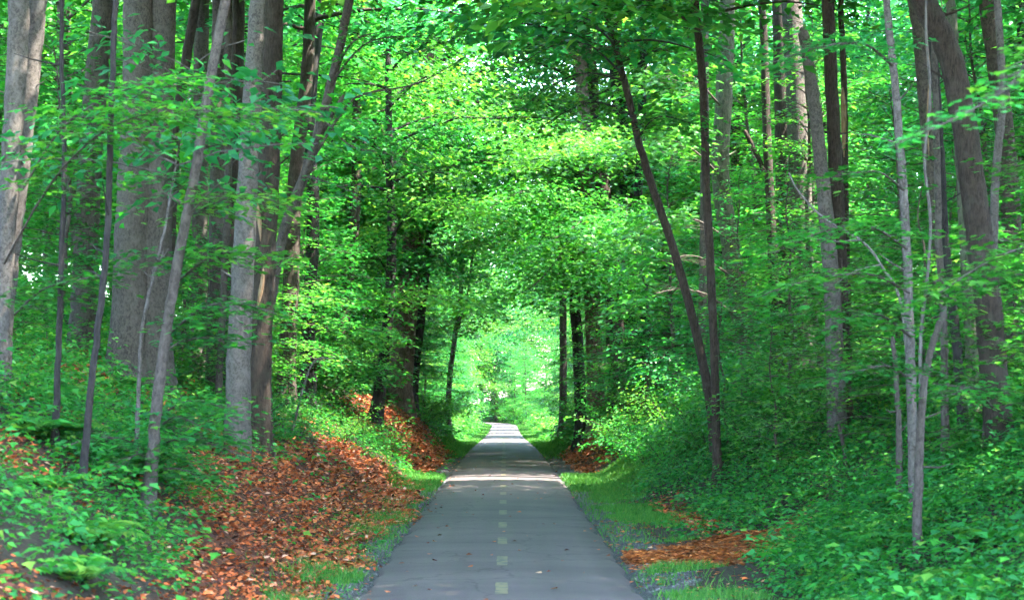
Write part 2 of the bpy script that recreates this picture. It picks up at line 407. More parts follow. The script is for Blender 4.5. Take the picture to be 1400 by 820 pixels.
def m_grass(x, y):
    dx = x - path_x(y); e = .25 * nz(x, y, 1.1, 6.)
    r = sstep(1.62, 1.8, dx + e) * (1 - sstep(2.75, 3.0, dx + e)) * sstep(24.3, 25, y) * (1 - sstep(45.5, 46.5, y)) * sstep(-.55, -.2, nz(x, y, 2.3, 8.))
    r2 = sstep(1.4, 1.5, dx) * (1 - sstep(3.0, 3.3, dx)) * sstep(37.5, 38.5, y) * (1 - sstep(45.5, 46.5, y))
    l = sstep(-2.35, -2.1, dx + e) * (1 - sstep(-1.55, -1.42, dx)) * sstep(.05, .4, nz(x, y, 1.5, 2.)) * (y < 38)
    l2 = sstep(-2.6, -2.4, dx + e) * (1 - sstep(-1.5, -1.4, dx)) * sstep(38, 39, y) * (1 - sstep(45, 46.5, y))
    f = (np.abs(dx) > 1.42) * (1 - sstep(2.4, 2.9, np.abs(dx) + e)) * sstep(60, 70, y)
    n = sstep(1.5, 1.7, dx + e) * (1 - sstep(2.6, 3., dx)) * (y < 21.5) * sstep(.1, .4, nz(x, y, 1.0, 3.))
    b = .12 * (np.abs(dx) > 1.4) * (1 - sstep(2.2, 2.8, np.abs(dx))) * sstep(-.5, .2, nz(x, y, .7, 3.))
    return np.clip(np.maximum.reduce([r, r2, l, l2, f * 1., n, b]) - 1.2 * m_orange(x, y), 0, 1)
def m_gravel(x, y):
    dx = x - path_x(y); a = np.abs(dx); e = .2 * nz(x, y, 1.4, 5.)
    return (1 - sstep(1.9, 2.2, a + e)) * (1 - sstep(60, 75, y)) * (dx > 0) + (1 - sstep(1.75, 2.0, a + e)) * (dx < 0) * (1 - sstep(70, 80, y))

def axis(parts):
    out = [np.arange(a, b, s) for a, b, s in parts]
    return np.unique(np.round(np.concatenate(out), 4))
gx = axis([(-600, -100, 100), (-100, -40, 12), (-40, -12, 2), (-12, -5, .5), (-5, 5, .16), (5, 12, .5), (12, 40, 2), (40, 100, 12), (100, 601, 100)])
gy = axis([(-60, 0, 12), (0, 14, 2), (14, 66, .25), (66, 120, 1), (120, 260, 3), (260, 400, 20), (400, 901, 100)])
X, Y = np.meshgrid(gx, gy)
Z = height(X, Y)
mb = MB()
nx, ny = len(gx), len(gy)
i, j = np.meshgrid(np.arange(ny - 1), np.arange(nx - 1), indexing='ij')
mb.add(np.stack([X, Y, Z], -1), np.stack([i * nx + j, i * nx + j + 1, (i + 1) * nx + j + 1, (i + 1) * nx + j], -1).reshape(-1, 4))
me = mb.mesh('ground', M['ground'], True)
ca = me.color_attributes.new('cover', 'FLOAT_COLOR', 'POINT')
g = m_grass(X, Y)
cols = np.stack([m_litter(X, Y), m_gravel(X, Y), m_orange(X, Y), np.ones_like(X)], -1).astype(np.float32)
ca.data.foreach_set('color', cols.ravel())
ground = tag(link('ground', me), kind='structure', label='forest floor of dark soil rising in banks on both sides')

# paved trail, a slab with worn uneven edges and a slight crown
ys = axis([(-10, 14, 1), (14, 70, .2), (70, 246, 1)])
us = np.array([-1, -.96, -.6, -.2, .2, .6, .96, 1.])
U, YY = np.meshgrid(us, ys)
hw = HALF + .07 * nz(YY, YY, .9, 1.) * (np.abs(U) > .9) + .035 * nz(YY, YY, .25, 2.) * (np.abs(U) > .9)
PX = path_x(YY) + U * hw * np.where(U < 0, 1 + .01 * nz(YY, YY, .6), 1)
PZ = path_z(YY) + .03 * (1 - U ** 2) - .05 * (np.abs(U) == 1)
n2 = len(us); i, j = np.meshgrid(np.arange(len(ys) - 1), np.arange(n2 - 1), indexing='ij')
mb = MB(); mb.add(np.stack([PX, YY, PZ], -1), np.stack([i * n2 + j, i * n2 + j + 1, (i + 1) * n2 + j + 1, (i + 1) * n2 + j], -1).reshape(-1, 4))
path = tag(link('path', mb.mesh('path', M['asphalt'], True)), kind='structure', label='straight grey asphalt trail with a faded dashed centre line')

# faded centre dashes, each a sheet of paint on the asphalt
D0 = 17.6
for k in range(34):
    ya, yb = D0 + 3.05 * k, D0 + 3.05 * k + 1.15
    q = np.linspace(ya, yb, 7)
    mb = MB()
    v = [(float(path_x(t)) + s * (.062 + .004 * math.sin(9 * t + s)), t, float(path_z(t)) + .030 + .004) for t in q for s in (-1, 1)]
    mb.add(v, [(2 * a, 2 * a + 1, 2 * a + 3, 2 * a + 2) for a in range(6)])
    link('lane_marking', mb.mesh('lane_marking', M['paint']), path)

# ------------------------------------------------------------------ sun windows: gaps in the high canopy
WINDOWS = [(-3.2, 5., 42.8, 46.2, 0., 1.), (-2.6, 4., 98, 103, 0., 1.), (-2.6, 4., 112, 119, 0., 1.), (-4, 8., 140, 150, 0., 1.), (-5, 8, 175, 260, 0., 1.),
           (2.4, 7., 37.5, 43.5, 6., 3.5), (1.2, 3.6, 40.2, 46.2, 0., 1.), (3., 5., 36., 46., 1., 1.5)]
def in_window(p):
    m = np.zeros(len(p), bool)
    for x0, x1, y0, y1, zt, up in WINDOWS:
        g = p[:, :2] - SUN[:2] / SUN[2] * (p[:, 2:3] - zt)
        m |= (g[:, 0] > x0) & (g[:, 0] < x1) & (g[:, 1] > y0) & (g[:, 1] < y1) & (p[:, 2] > zt + up)
    return m
def keep(p):
    """foliage stays off the trail, out of the canopy gaps and clear of the camera"""
    a = np.abs(p[:, 0] - path_x(p[:, 1]))
    corridor = (a < 1.7 + .012 * np.clip(p[:, 1], 0, 120)) & (p[:, 2] < 3.2 + .02 * p[:, 1])
    return ~(corridor | in_window(p) | (p[:, 1] < 4) | (p[:, 2] < height(p[:, 0], p[:, 1]) + .03))

# ------------------------------------------------------------------ trees
def grow_crown(rng, mbL, mbT, axis_pts, n_limbs, len0, len1, el0, droop, twig_gap, twig_len, leaf_gap, size, tmpl, cull=True, thick=.08, ph=None, limb_r=.03, bias=None, seg=5, flat=.35, dr=(-.28, .22)):
    """limbs up the given stretch of stem, each a spray of leaves"""
    az = rng.uniform(0, 6.28) if ph is None else ph
    for q in range(n_limbs):
        t = (q + rng.uniform(.1, .9)) / n_limbs
        s = np.array([np.interp(t, np.linspace(0, 1, len(axis_pts)), axis_pts[:, k]) for k in range(3)])
        az += 2.39 + rng.normal(0, .35)
        a = az
        L = (len0 + (len1 - len0) * t) * rng.uniform(.7, 1.2)
        if bias is not None:
            L *= 1 + .45 * math.cos(a - bias)
        pts = limb_pts(rng, s, a, L, el0 + .35 * t + rng.normal(0, .08), droop)
        if cull and (keep(pts[2:]).mean() < .6 or in_window(pts[2:]).mean() > .2): continue
        if limb_r: tube(mbT, pts, np.linspace(limb_r * (1 - .5 * t), .006, len(pts)), seg, cap=False)
        p, d, n, tw = twig_leaves(rng, pts, twig_gap, twig_len * L / len0, leaf_gap, thick=thick, flat=flat, dr=dr)
        sz = size * rng.uniform(.6, 1.25, len(p))
        if cull:
            kp = keep(p)
            if size > .2: kp &= ~((p[:, 1] < 42) & (p[:, 2] < CAMH + .236 * p[:, 1] - .2 + rng.uniform(0, .8, len(p))))     # the high crowns start above the lower boughs; p, d, n, sz = p[kp], d[kp], n[kp], sz[kp]
        put_leaves(mbL, tmpl, p, d, n, sz)

def base_z(x, y): return float(height(x, y))
SEED = [100]
ROOTS = {}
def named_tree(key, name, label, stems, bark, D=None, crown='canopy', cat='tree', H=17., group=None, flare=1.6, leafmat='leaf_far', bias=None, crown_from=None):
    """a tree whose stems follow the sight lines in the photograph; every stem is [(px, py) from the ground up], width px at foot, at top"""
    SEED[0] += 1
    rng = np.random.default_rng(SEED[0])
    if D is None: D = ground_hit(*stems[0][0][0])
    px0 = stems[0][0][0][0]
    bx = (px0 - CX) / F * D
    base = np.array([bx, D, base_z(bx, D)])
    root = tag(link(name, None, loc=base), label, cat, group)
    ROOTS[key] = (root, base, D)
    mbT = MB(); mbL = MB()
    for si, st in enumerate(stems):
        pp, w0, w1 = st[:3]; dd = st[3] if len(st) > 3 else 0.
        stop = st[4] if len(st) > 4 else False
        pts = [P(a, b, D + dd) for a, b in pp]
        gz = base_z(pts[0][0], pts[0][1])
        if pts[0][2] > gz - .2 and si == 0 or (si and pts[0][2] < gz + .8):
            pts = [np.array([pts[0][0], pts[0][1], gz - .25])] + ([pts[0]] if pts[0][2] > gz + .4 else []) + pts[1:]
        top = pts[-1]; dirv = pts[-1] - pts[-2]; dirv = dirv / np.linalg.norm(dirv)
        vis_top = len(pts)
        if not stop:
            hgt = base[2] + H * rng.uniform(.92, 1.08)
            n = 5
            for q in range(n):
                dirv = dirv + np.array([rng.normal(0, .03), rng.normal(0, .05), .12]); dirv /= np.linalg.norm(dirv)
                step = (hgt - top[2]) / n
                if step <= 0: break
                pts.append(pts[-1] + dirv * step / max(dirv[2], .5))
        n = int(10 * len(pts)) if D < 50 else int(5 * len(pts))
        cp = resample(pts, n)
        zv = cp[:, 2]
        r0, r1 = w0 / F * D / 2, w1 / F * D / 2
        zt = top[2]
        rad = np.interp(zv, [gz, zt], [r0, r1])
        if not stop:
            rad = rad * np.clip(1 - (zv - zt) / max(cp[-1][2] - zt, .1), .12, 1)
        if stop: rad[-1] *= .5
        rad = rad * (1 + (flare - 1) * np.exp(-np.clip(zv - gz, 0, None) / .33))
        cp[1:-1] += rng.normal(0, .003 + r1 * .012, cp[1:-1].shape) * np.array([1, 1, 0])
        tube(mbT, cp, rad, 16 if r0 > .1 else 9, .016, rng)
        if not stop and crown == 'canopy':
            zc = max(zt * .92, base[2] + H * .45) if crown_from is None else base[2] + crown_from
            sel = cp[zv > zc]
            if len(sel) < 4: sel = cp[-8:]
            vis = D > 42
            grow_crown(rng, mbL, mbT, sel, 34, 4.2, 1.9, .35, .55, .18, 1.8, .09, .25 if not vis else .185, LEAF_OVAL if not vis else LEAF_LOBED, thick=.16, limb_r=r1 * .45, bias=bias, seg=4)
        elif not stop and crown == 'light':
            sel = cp[zv > min(max(base[2] + H * .5, CAMH + 540 / F * D), base[2] + H - 1.2)]
            grow_crown(rng, mbL, mbT, sel, 18, 2.4, .9, .25, .5, .16, 1.1, .085, .16, LEAF_OVAL, thick=.1, limb_r=max(r1 * .5, .012), bias=bias)
    if D < 45:
        for q in range(5):
            k = int(rng.integers(len(cp) // 10, max(len(cp) // 10 + 1, int(len(cp) * .55)))); a = rng.uniform(0, 6.28); L = rng.uniform(.08, .5)
            e = cp[k] + np.array([math.cos(a), math.sin(a), rng.uniform(.1, .8)]) * (L + rad[k])
            tube(mbT, np.stack([cp[k], cp[k] * .4 + e * .6 + rng.normal(0, .02, 3), e]), [max(.012, rad[k] * .18), max(.008, rad[k] * .10), .004], 5, cap=False)
    link('trunk', mbT.mesh('trunk', M[bark], True, base), root)
    if mbL.n: link('crown', mbL.mesh('crown', M[leafmat], False, base), root)
    return root

T = named_tree
# left bank, from the edge of the picture to the trail
T('L1', 'tree', 'pale grey twin-stemmed tree cut by the left edge of the photo', [([(-4, 548), (4, 400), (16, 200), (26, 0)], 22, 30), ([(0, 552), (12, 400), (32, 210), (52, 0)], 18, 26, .35)], 'pale', D=20.4, H=18)
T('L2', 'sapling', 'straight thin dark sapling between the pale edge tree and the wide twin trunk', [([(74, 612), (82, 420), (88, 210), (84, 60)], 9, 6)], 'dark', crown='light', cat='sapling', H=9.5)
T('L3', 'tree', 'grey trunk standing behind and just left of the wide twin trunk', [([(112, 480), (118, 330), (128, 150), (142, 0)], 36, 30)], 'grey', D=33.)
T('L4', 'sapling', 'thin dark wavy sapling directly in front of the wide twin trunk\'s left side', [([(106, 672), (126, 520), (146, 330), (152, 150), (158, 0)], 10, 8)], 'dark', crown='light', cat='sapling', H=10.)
T('L5', 'tree', 'widest tree on the left bank, two fused grey-brown trunks', [([(175, 528), (182, 300), (190, 120), (190, 0)], 55, 42), ([(210, 528), (212, 300), (218, 120), (222, 0)], 50, 38, .12)], 'grey', D=29.5, H=20)
T('L6', 'sapling', 'slim grey sapling leaning right across the left bank, dark leafy clump at its foot', [([(200, 692), (214, 560), (232, 420), (262, 260), (284, 130), (308, 0)], 16, 13)], 'grey', crown='light', cat='sapling', H=10.5)
T('L7', 'sapling', 'short whitish crooked stem beside the foot of the leaning grey sapling', [([(186, 622), (190, 520), (196, 440), (214, 360), (226, 310)], 6, 4)], 'pale', crown='light', cat='sapling', H=4.2, D=19.6)
T('L8', 'tree', 'brown leaning trunk emerging right of the wide twin trunk top', [([(222, 500), (236, 250), (246, 140), (268, 0)], 18, 13)], 'brown', D=33.)
T('L9', 'tree', 'broad grey trunk behind, leftmost of the crowded trunk cluster', [([(272, 470), (274, 250), (276, 0)], 22, 20)], 'grey', D=38.)
T('L9b', 'tree', 'grey trunk second in the crowded left cluster, mottled', [([(292, 560), (296, 300), (299, 150), (302, 0)], 21, 22)], 'grey', D=34.)
T('L9c', 'tree', 'dark brown straight trunk inside the crowded left cluster', [([(316, 520), (320, 300), (326, 0)], 20, 17)], 'brown', D=36.)
T('L9d', 'tree', 'slender pale forked trunk inside the crowded left cluster', [([(300, 520), (312, 250), (312, 0)], 9, 11)], 'grey', D=31.5)
T('L10', 'tree', 'smooth light grey trunk at the front of the left cluster, beside the leaf litter', [([(324, 616), (328, 460), (338, 250), (348, 80), (353, 0)], 36, 22)], 'pale', flare=1.15, bias=0.)
T('L11', 'tree', 'brown furrowed trunk with torn orange wood, right of the smooth grey trunk', [([(350, 612), (356, 450), (366, 250), (371, 100), (373, 0)], 34, 29)], 'brown', D=28.9, H=19, bias=0.)
T('L12', 'tree', 'slender grey trunk slanting right out of the left cluster toward the trail', [([(362, 480), (386, 325), (418, 235), (446, 140), (478, 0)], 16, 12)], 'grey', D=31.)
T('L12b', 'tree', 'thin twin stem slanting beside the slender grey slanting trunk', [([(368, 440), (392, 310), (420, 220), (436, 190), (470, 130)], 10, 6, 0, True)], 'grey', D=31.6, crown=None)
T('L13', 'tree', 'shaded brown trunk low behind the right side of the left cluster', [([(392, 505), (398, 380), (404, 240), (420, 100), (424, 0)], 26, 15)], 'brown', D=40.)
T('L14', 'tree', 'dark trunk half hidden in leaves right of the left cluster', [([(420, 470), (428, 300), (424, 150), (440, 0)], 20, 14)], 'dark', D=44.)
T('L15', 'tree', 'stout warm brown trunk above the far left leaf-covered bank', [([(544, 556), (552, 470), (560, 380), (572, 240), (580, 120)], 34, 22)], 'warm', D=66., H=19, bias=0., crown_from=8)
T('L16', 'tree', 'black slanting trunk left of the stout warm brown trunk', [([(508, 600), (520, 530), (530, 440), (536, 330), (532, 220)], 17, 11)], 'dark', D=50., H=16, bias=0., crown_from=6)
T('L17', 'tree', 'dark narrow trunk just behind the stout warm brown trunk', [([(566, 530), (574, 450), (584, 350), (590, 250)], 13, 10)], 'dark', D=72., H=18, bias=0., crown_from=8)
T('L18', 'tree', 'faint forked trunk in the bright foliage left of the trail end', [([(614, 530), (622, 460), (630, 400), (632, 330)], 8, 6), ([(622, 460), (638, 410), (646, 350)], 5, 4)], 'grey', D=92., H=17, bias=0., crown_from=7)
# right bank
T('R1', 'leaning_tree', 'dark trunk leaning left over the right bank toward the trail', [([(984, 640), (962, 500), (922, 345), (882, 225), (852, 105), (832, 30)], 14, 9)], 'brown', H=12.5, bias=math.pi)
T('R2', 'tree', 'slim dark upright trunk rising from the same spot as the leaning trunk', [([(980, 620), (974, 420), (966, 260), (961, 120), (950, 0)], 12, 11)], 'brown', D=31.4, bias=math.pi)
T('R3', 'tree', 'grey-green trunk curving upward right of the slim dark trunk', [([(1026, 552), (1016, 450), (998, 330), (985, 240), (990, 130), (994, 0)], 30, 21)], 'moss', D=43.5, H=20)
T('R3b', 'tree', 'thin straight trunk behind the slim dark trunk near the top', [([(960, 470), (963, 250), (964, 0)], 12, 11)], 'grey', D=47.)
T('R4', 'tree', 'brown forked trunk between the grey-green trunk and the broad right trunks', [([(1062, 520), (1054, 300), (1049, 200), (1044, 40)], 15, 11), ([(1052, 250), (1034, 210), (1018, 178)], 10, 6, 0, True)], 'brown', D=41.)
T('R5', 'tree', 'broad brown-grey trunk, left one of the close pair behind the right bank', [([(1076, 500), (1072, 250), (1066, 0)], 24, 22)], 'brown', D=44.)
T('R5b', 'tree', 'broad mottled trunk, right one of the close pair behind the right bank', [([(1098, 500), (1094, 250), (1082, 0)], 34, 28)], 'grey', D=43., H=20)
T('R6', 'tree', 'light grey trunk tilting left with a broken top, middle of the right bank', [([(1146, 605), (1140, 440), (1128, 280), (1114, 150), (1098, 38)], 27, 15, 0, True)], 'pale', crown=None, flare=1.15)
T('R7', 'tree', 'brown trunk right behind the light grey broken-topped trunk', [([(1156, 570), (1148, 350), (1140, 180), (1132, 0)], 21, 17)], 'brown', D=30., bias=math.pi)
T('R7b', 'tree', 'narrow trunk with a strip of torn orange bark behind the broken-topped trunk', [([(1160, 520), (1156, 300), (1154, 110), (1150, 20)], 12, 8)], 'brown', D=33.)
T('R8', 'sapling', 'slender pale sapling rising alone from the right undergrowth', [([(1250, 722), (1247, 560), (1242, 400), (1236, 270), (1224, 120), (1212, 0)], 15, 10)], 'pale', crown='light', cat='sapling', H=9.5, flare=1.1)
T('R8b', 'stump_pole', 'snapped grey stem slanting right beside the slender pale sapling', [([(1255, 690), (1260, 560), (1270, 490), (1292, 420)], 14, 9, 0, True)], 'grey', crown=None, cat='dead stem', D=17.8, flare=1.1)
T('R9', 'tree', 'shaded grey trunk behind the vine left of the big dark right tree', [([(1280, 560), (1288, 400), (1270, 200), (1258, 60), (1250, 0)], 22, 17)], 'grey', D=29.)
T('R10', 'tree', 'big dark furrowed tree bending left at the right edge of the photo', [([(1372, 612), (1352, 430), (1336, 300), (1318, 170), (1296, 70), (1256, -10)], 38, 33)], 'brown', D=21.5, H=17, flare=1.2, bias=math.pi)
T('R11', 'sapling', 'slim whitish sapling in front of the big dark right tree', [([(1362, 612), (1358, 440), (1360, 270), (1370, 130), (1364, 0)], 14, 10)], 'pale', crown='light', cat='sapling', H=9.5, flare=1.1)
T('R12', 'tree', 'greenish mossy trunk just left of the big dark right tree\'s base', [([(1336, 580), (1326, 440), (1318, 300), (1308, 120), (1300, 0)], 18, 14)], 'moss', D=25.)
T('R13', 'tree', 'dark narrow trunk leaning left beside the greenish mossy trunk', [([(1322, 575), (1306, 450), (1292, 330), (1284, 180), (1270, 0)], 14, 11)], 'dark', D=24.)
T('R14', 'sapling', 'short broken grey sapling left of the slender pale sapling', [([(1230, 640), (1226, 520), (1220, 460)], 10, 6, 0, True)], 'grey', D=21., crown=None, cat='sapling')
T('R15', 'tree', 'thin grey upright stem between the snapped stem and the mossy trunk', [([(1292, 590), (1290, 440), (1284, 330), (1280, 150), (1276, 0)], 11, 8)], 'grey', D=22.5, crown='light')
T('R16', 'tree', 'grey trunk behind the top of the big dark right tree', [([(1384, 520), (1380, 250), (1350, 0)], 28, 24)], 'grey', D=30.)
# far right, by the dark opening in the leaves
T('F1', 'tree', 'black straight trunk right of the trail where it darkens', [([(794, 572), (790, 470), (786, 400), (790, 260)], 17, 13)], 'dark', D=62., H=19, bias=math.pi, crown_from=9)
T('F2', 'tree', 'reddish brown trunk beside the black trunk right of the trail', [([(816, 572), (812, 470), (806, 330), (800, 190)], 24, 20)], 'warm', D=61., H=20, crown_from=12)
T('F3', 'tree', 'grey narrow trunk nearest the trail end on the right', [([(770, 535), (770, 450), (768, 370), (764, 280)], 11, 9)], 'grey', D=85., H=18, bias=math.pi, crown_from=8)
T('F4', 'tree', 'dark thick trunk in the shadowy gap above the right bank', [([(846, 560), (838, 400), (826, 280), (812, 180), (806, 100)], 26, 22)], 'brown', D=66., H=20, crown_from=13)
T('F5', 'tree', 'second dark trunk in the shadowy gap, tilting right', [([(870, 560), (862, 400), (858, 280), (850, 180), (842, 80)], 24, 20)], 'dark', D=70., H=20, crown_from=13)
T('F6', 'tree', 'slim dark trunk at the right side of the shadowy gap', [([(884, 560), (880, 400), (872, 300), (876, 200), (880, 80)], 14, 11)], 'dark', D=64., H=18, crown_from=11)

# torn strips of bare wood are parts of their trees
def strip(key, pts, w, dd=-.2):
    root, base, D = ROOTS[key]
    mb = MB(); cp = resample([P(a, b, D + dd) for a, b in pts], 8)
    tube(mb, cp, w / F * D / 2 * np.array([.3, .8, 1, 1.1, 1, .9, .6, .15]), 6, .1)
    link('torn_wood', mb.mesh('torn_wood', M['wood'], True, base), root)
strip('L11', [(346, 250), (349, 275), (354, 300), (356, 330)], 7)
strip('L11', [(352, 420), (358, 390), (360, 365)], 6)
strip('R7b', [(1152, 120), (1153, 160), (1154, 215)], 7)
strip('R9', [(1266, 50), (1272, 90), (1268, 160), (1270, 215)], 4, -.6)

# visible boughs, parts of the trees they grow from
def bough(key, pts, width, size=.11, tmpl=LEAF_MAPLE, gap=.17, leaf_gap=.075, r=.014, mat='leaf', bark='grey', thick=.05, t0=.1, bare=False, taper=.55, flat=.3):
    root, base, _ = ROOTS[key]
    near = pts[-1][2] < 24
    if near: gap, leaf_gap, size, thick = gap * .42, leaf_gap * .72, size * .80, thick * .6
    SEED[0] += 1; rng = np.random.default_rng(SEED[0])
    cp = resample([P(*p) for p in pts], 14)
    mbT = MB(); tube(mbT, cp, np.linspace(r, .004, 14), 6, cap=False)
    bo = None
    if not bare:
        p, d, n, (tb, td, tl) = twig_leaves(rng, cp, gap, width, leaf_gap, t0=t0, thick=thick, taper=taper, flat=.17 if near else flat, dr=(-.12, .12) if near else (-.28, .22))
        for q in range(len(tb)):
            tube(mbT, np.stack([tb[q], tb[q] + td[q] * tl[q] * .6]), [.004, .002], 3, cap=False)
        kp = keep(p)
        mbL = MB(); put_leaves(mbL, tmpl, p[kp], d[kp], n[kp], size * rng.uniform(.65, 1.25, int(kp.sum())))
    bo = link('bough', mbT.mesh('bough', M[bark], True, base), root)
    if not bare: link('foliage', mbL.mesh('foliage', M[mat], False, base), bo)

bough('L1', [(6, 360, 18.5), (60, 265, 17.5), (110, 205, 17), (170, 165, 16.6), (260, 150, 16.2), (370, 165, 16)], .75, gap=.12, leaf_gap=.07, t0=.3, taper=.3)
bough('L1', [(30, 260, 17.5), (90, 170, 17), (180, 120, 16.5), (260, 105, 16.2)], .65, gap=.12, leaf_gap=.07, t0=.3)
bough('L1', [(20, 430, 19), (60, 395, 18.4), (120, 380, 18), (170, 370, 18)], .6, gap=.14)
for a in ([(252, 300, 18.8), (300, 275, 18.2), (345, 268, 17.8), (395, 282, 17.6)], [(236, 390, 18.8), (290, 350, 18.2), (340, 345, 17.8), (400, 360, 17.5)],
          [(240, 370, 18.8), (200, 350, 18.4), (160, 352, 18.2)], [(226, 460, 18.8), (280, 420, 18.2), (330, 415, 18), (375, 428, 17.8)],
          [(222, 480, 18.8), (270, 462, 18.4), (320, 465, 18.2)], [(262, 265, 18.8), (230, 245, 18.4), (190, 240, 18.2)],
          [(214, 570, 18.8), (260, 548, 18.3), (320, 560, 18)], [(208, 610, 18.8), (250, 600, 18.3), (300, 610, 18), (330, 625, 17.8)],
          [(206, 620, 18.8), (170, 600, 18.3), (120, 600, 18), (80, 615, 17.8)], [(204, 650, 18.8), (240, 640, 18.2), (280, 655, 18)], [(206, 640, 18.8), (190, 620, 18), (160, 640, 17.6)],
          [(210, 590, 18.8), (240, 570, 18.4), (280, 585, 18)]):
    bough('L6', a, .55, gap=.12, leaf_gap=.075, size=.115, t0=.15, taper=.4)
bough('R11', [(1450, 70, 10.5), (1380, 120, 9.9), (1310, 160, 9.5), (1230, 195, 9.3)], .16, size=.085, gap=.10, leaf_gap=.08, r=.005, t0=.2)
bough('R11', [(1460, 20, 10.6), (1400, 90, 10), (1370, 140, 9.8)], .15, size=.085, gap=.10, leaf_gap=.08, r=.005, t0=.2)
for a in ([(1440, 330, 15), (1380, 345, 14.5), (1330, 370, 14.2), (1285, 400, 14)], [(1450, 380, 15), (1390, 375, 14.6), (1330, 395, 14.4)], [(1362, 500, 19), (1400, 480, 18.5), (1440, 490, 18)],
          [(1360, 560, 19), (1330, 530, 18.4), (1300, 540, 18)], [(1364, 240, 19), (1400, 225, 18.5), (1440, 235, 18)]):
    bough('R11', a, .6, gap=.12, leaf_gap=.075, size=.115, taper=.4)
for a in ([(1240, 340, 17.5), (1190, 310, 17), (1130, 315, 16.8), (1060, 345, 16.6)], [(1243, 400, 17.5), (1190, 375, 17), (1120, 380, 16.8), (1050, 400, 16.6)], [(1245, 460, 17.5), (1200, 430, 17), (1140, 440, 16.7)],
          [(1244, 420, 17.5), (1280, 400, 17.2), (1310, 412, 17)], [(1236, 260, 17.5), (1200, 235, 17.2), (1150, 240, 17)],
          [(1247, 520, 17.5), (1210, 500, 17), (1150, 515, 16.7)], [(1220, 90, 17.5), (1180, 60, 17), (1120, 65, 16.8), (1060, 85, 16.6)]):
    bough('R8', a, .6, gap=.13, leaf_gap=.08, size=.115, taper=.4)
# leafy boughs over the trail
for a in ([(850, 100, 31), (800, 60, 32), (740, 70, 33), (680, 120, 34)], [(852, 110, 31), (800, 100, 31), (750, 120, 31), (700, 160, 31)], [(840, 60, 31), (790, 20, 33), (720, 20, 34), (650, 50, 35)], [(866, 160, 31), (820, 140, 31), (780, 150, 31.5), (730, 180, 32)],
          [(835, 40, 31), (870, 10, 30), (930, 10, 30)], [(870, 190, 31), (900, 160, 30), (950, 170, 30)]):
    bough('R1', a, 1.1, gap=.10, leaf_gap=.07, size=.105, r=.02, taper=.3, thick=.10, bark='dark')
for a in ([(985, 240, 43.5), (940, 200, 42), (890, 190, 41), (850, 210, 40)], [(990, 150, 43.5), (940, 100, 42), (900, 110, 41)], [(1000, 330, 43.5), (950, 300, 42), (900, 300, 41), (870, 330, 40)], [(1016, 440, 43.5), (960, 400, 42), (900, 400, 41), (850, 430, 40)], [(1005, 380, 43.5), (950, 350, 42), (890, 360, 41)]):
    bough('R3', a, 1.8, gap=.085, leaf_gap=.085, size=.17, r=.03, taper=.3, thick=.12, mat='leaf_lime')
for a in ([(790, 300, 62), (760, 270, 56), (720, 260, 54), (660, 290, 52)], [(790, 330, 62), (800, 300, 55), (770, 320, 52), (700, 350, 50)], [(788, 240, 62), (740, 190, 56), (690, 190, 54)], [(790, 270, 62), (770, 340, 54), (730, 390, 51), (690, 410, 50)], [(788, 220, 62), (800, 190, 55), (770, 210, 52), (720, 220, 50)], [(790, 320, 62), (810, 330, 53), (840, 350, 51)], [(790, 400, 62), (800, 370, 53), (780, 400, 51), (760, 430, 50)]):
    bough('F1', a, 2., gap=.09, leaf_gap=.085, size=.165, r=.04, taper=.3, thick=.14, mat='leaf_lime', bark='dark')
for a in ([(532, 330, 50), (570, 280, 49), (620, 280, 48), (650, 310, 47)], [(534, 380, 50), (500, 330, 49), (450, 330, 48)], [(530, 440, 50), (560, 400, 49), (610, 410, 48)], [(534, 260, 50), (560, 200, 49), (620, 180, 48)], [(532, 240, 50), (500, 180, 49), (450, 170, 48)],
          [(530, 420, 50), (490, 400, 49), (440, 420, 48)], [(526, 480, 50), (480, 460, 48), (420, 480, 47)], [(520, 530, 50), (490, 510, 48), (450, 530, 47)]):
    bough('L16', a, 1.8, gap=.08, leaf_gap=.08, size=.15, r=.03, taper=.3, thick=.12, bark='dark')
for a in ([(566, 330, 66), (540, 300, 62), (500, 310, 60), (460, 340, 58)], [(568, 300, 66), (590, 270, 62), (630, 280, 60), (660, 320, 58)], [(560, 380, 66), (590, 350, 61), (620, 370, 59), (640, 410, 58)], [(562, 360, 66), (530, 350, 61), (490, 370, 59)], [(570, 260, 66), (540, 220, 62), (500, 230, 60)], [(572, 250, 66), (600, 200, 62), (650, 210, 60)], [(566, 320, 66), (580, 290, 61), (560, 280, 59)]):
    bough('L15', a, 1.9, gap=.10, leaf_gap=.09, size=.165, r=.035, taper=.3, thick=.14, mat='leaf_far', bark='brown')
for a in ([(630, 400, 92), (600, 370, 88), (570, 400, 86)], [(632, 350, 92), (660, 330, 88), (690, 360, 86)], [(626, 430, 92), (650, 410, 87), (670, 440, 85)], [(620, 470, 92), (600, 440, 87), (585, 460, 85)]):
    bough('L18', a, 2.2, gap=.13, leaf_gap=.11, size=.21, r=.03, taper=.3, thick=.16, mat='leaf_lime', bark='moss')
for a in ([(420, 230, 31), (470, 150, 31), (500, 128, 31), (560, 118, 31), (600, 100, 31), (645, 72, 31)], [(446, 140, 31), (480, 60, 31), (540, 40, 31)]):
    bough('L12', a, .3, r=.03, bare=True)
bough('L12', [(455, 110, 31), (500, 60, 30.5), (560, 50, 30), (620, 60, 30)], .9, gap=.12, leaf_gap=.075, size=.11, r=.02, taper=.35, thick=.07)
bough('L12', [(440, 160, 31), (480, 200, 30.5), (530, 210, 30), (580, 230, 30)], .9, gap=.12, leaf_gap=.075, size=.11, r=.02, taper=.35, thick=.07)
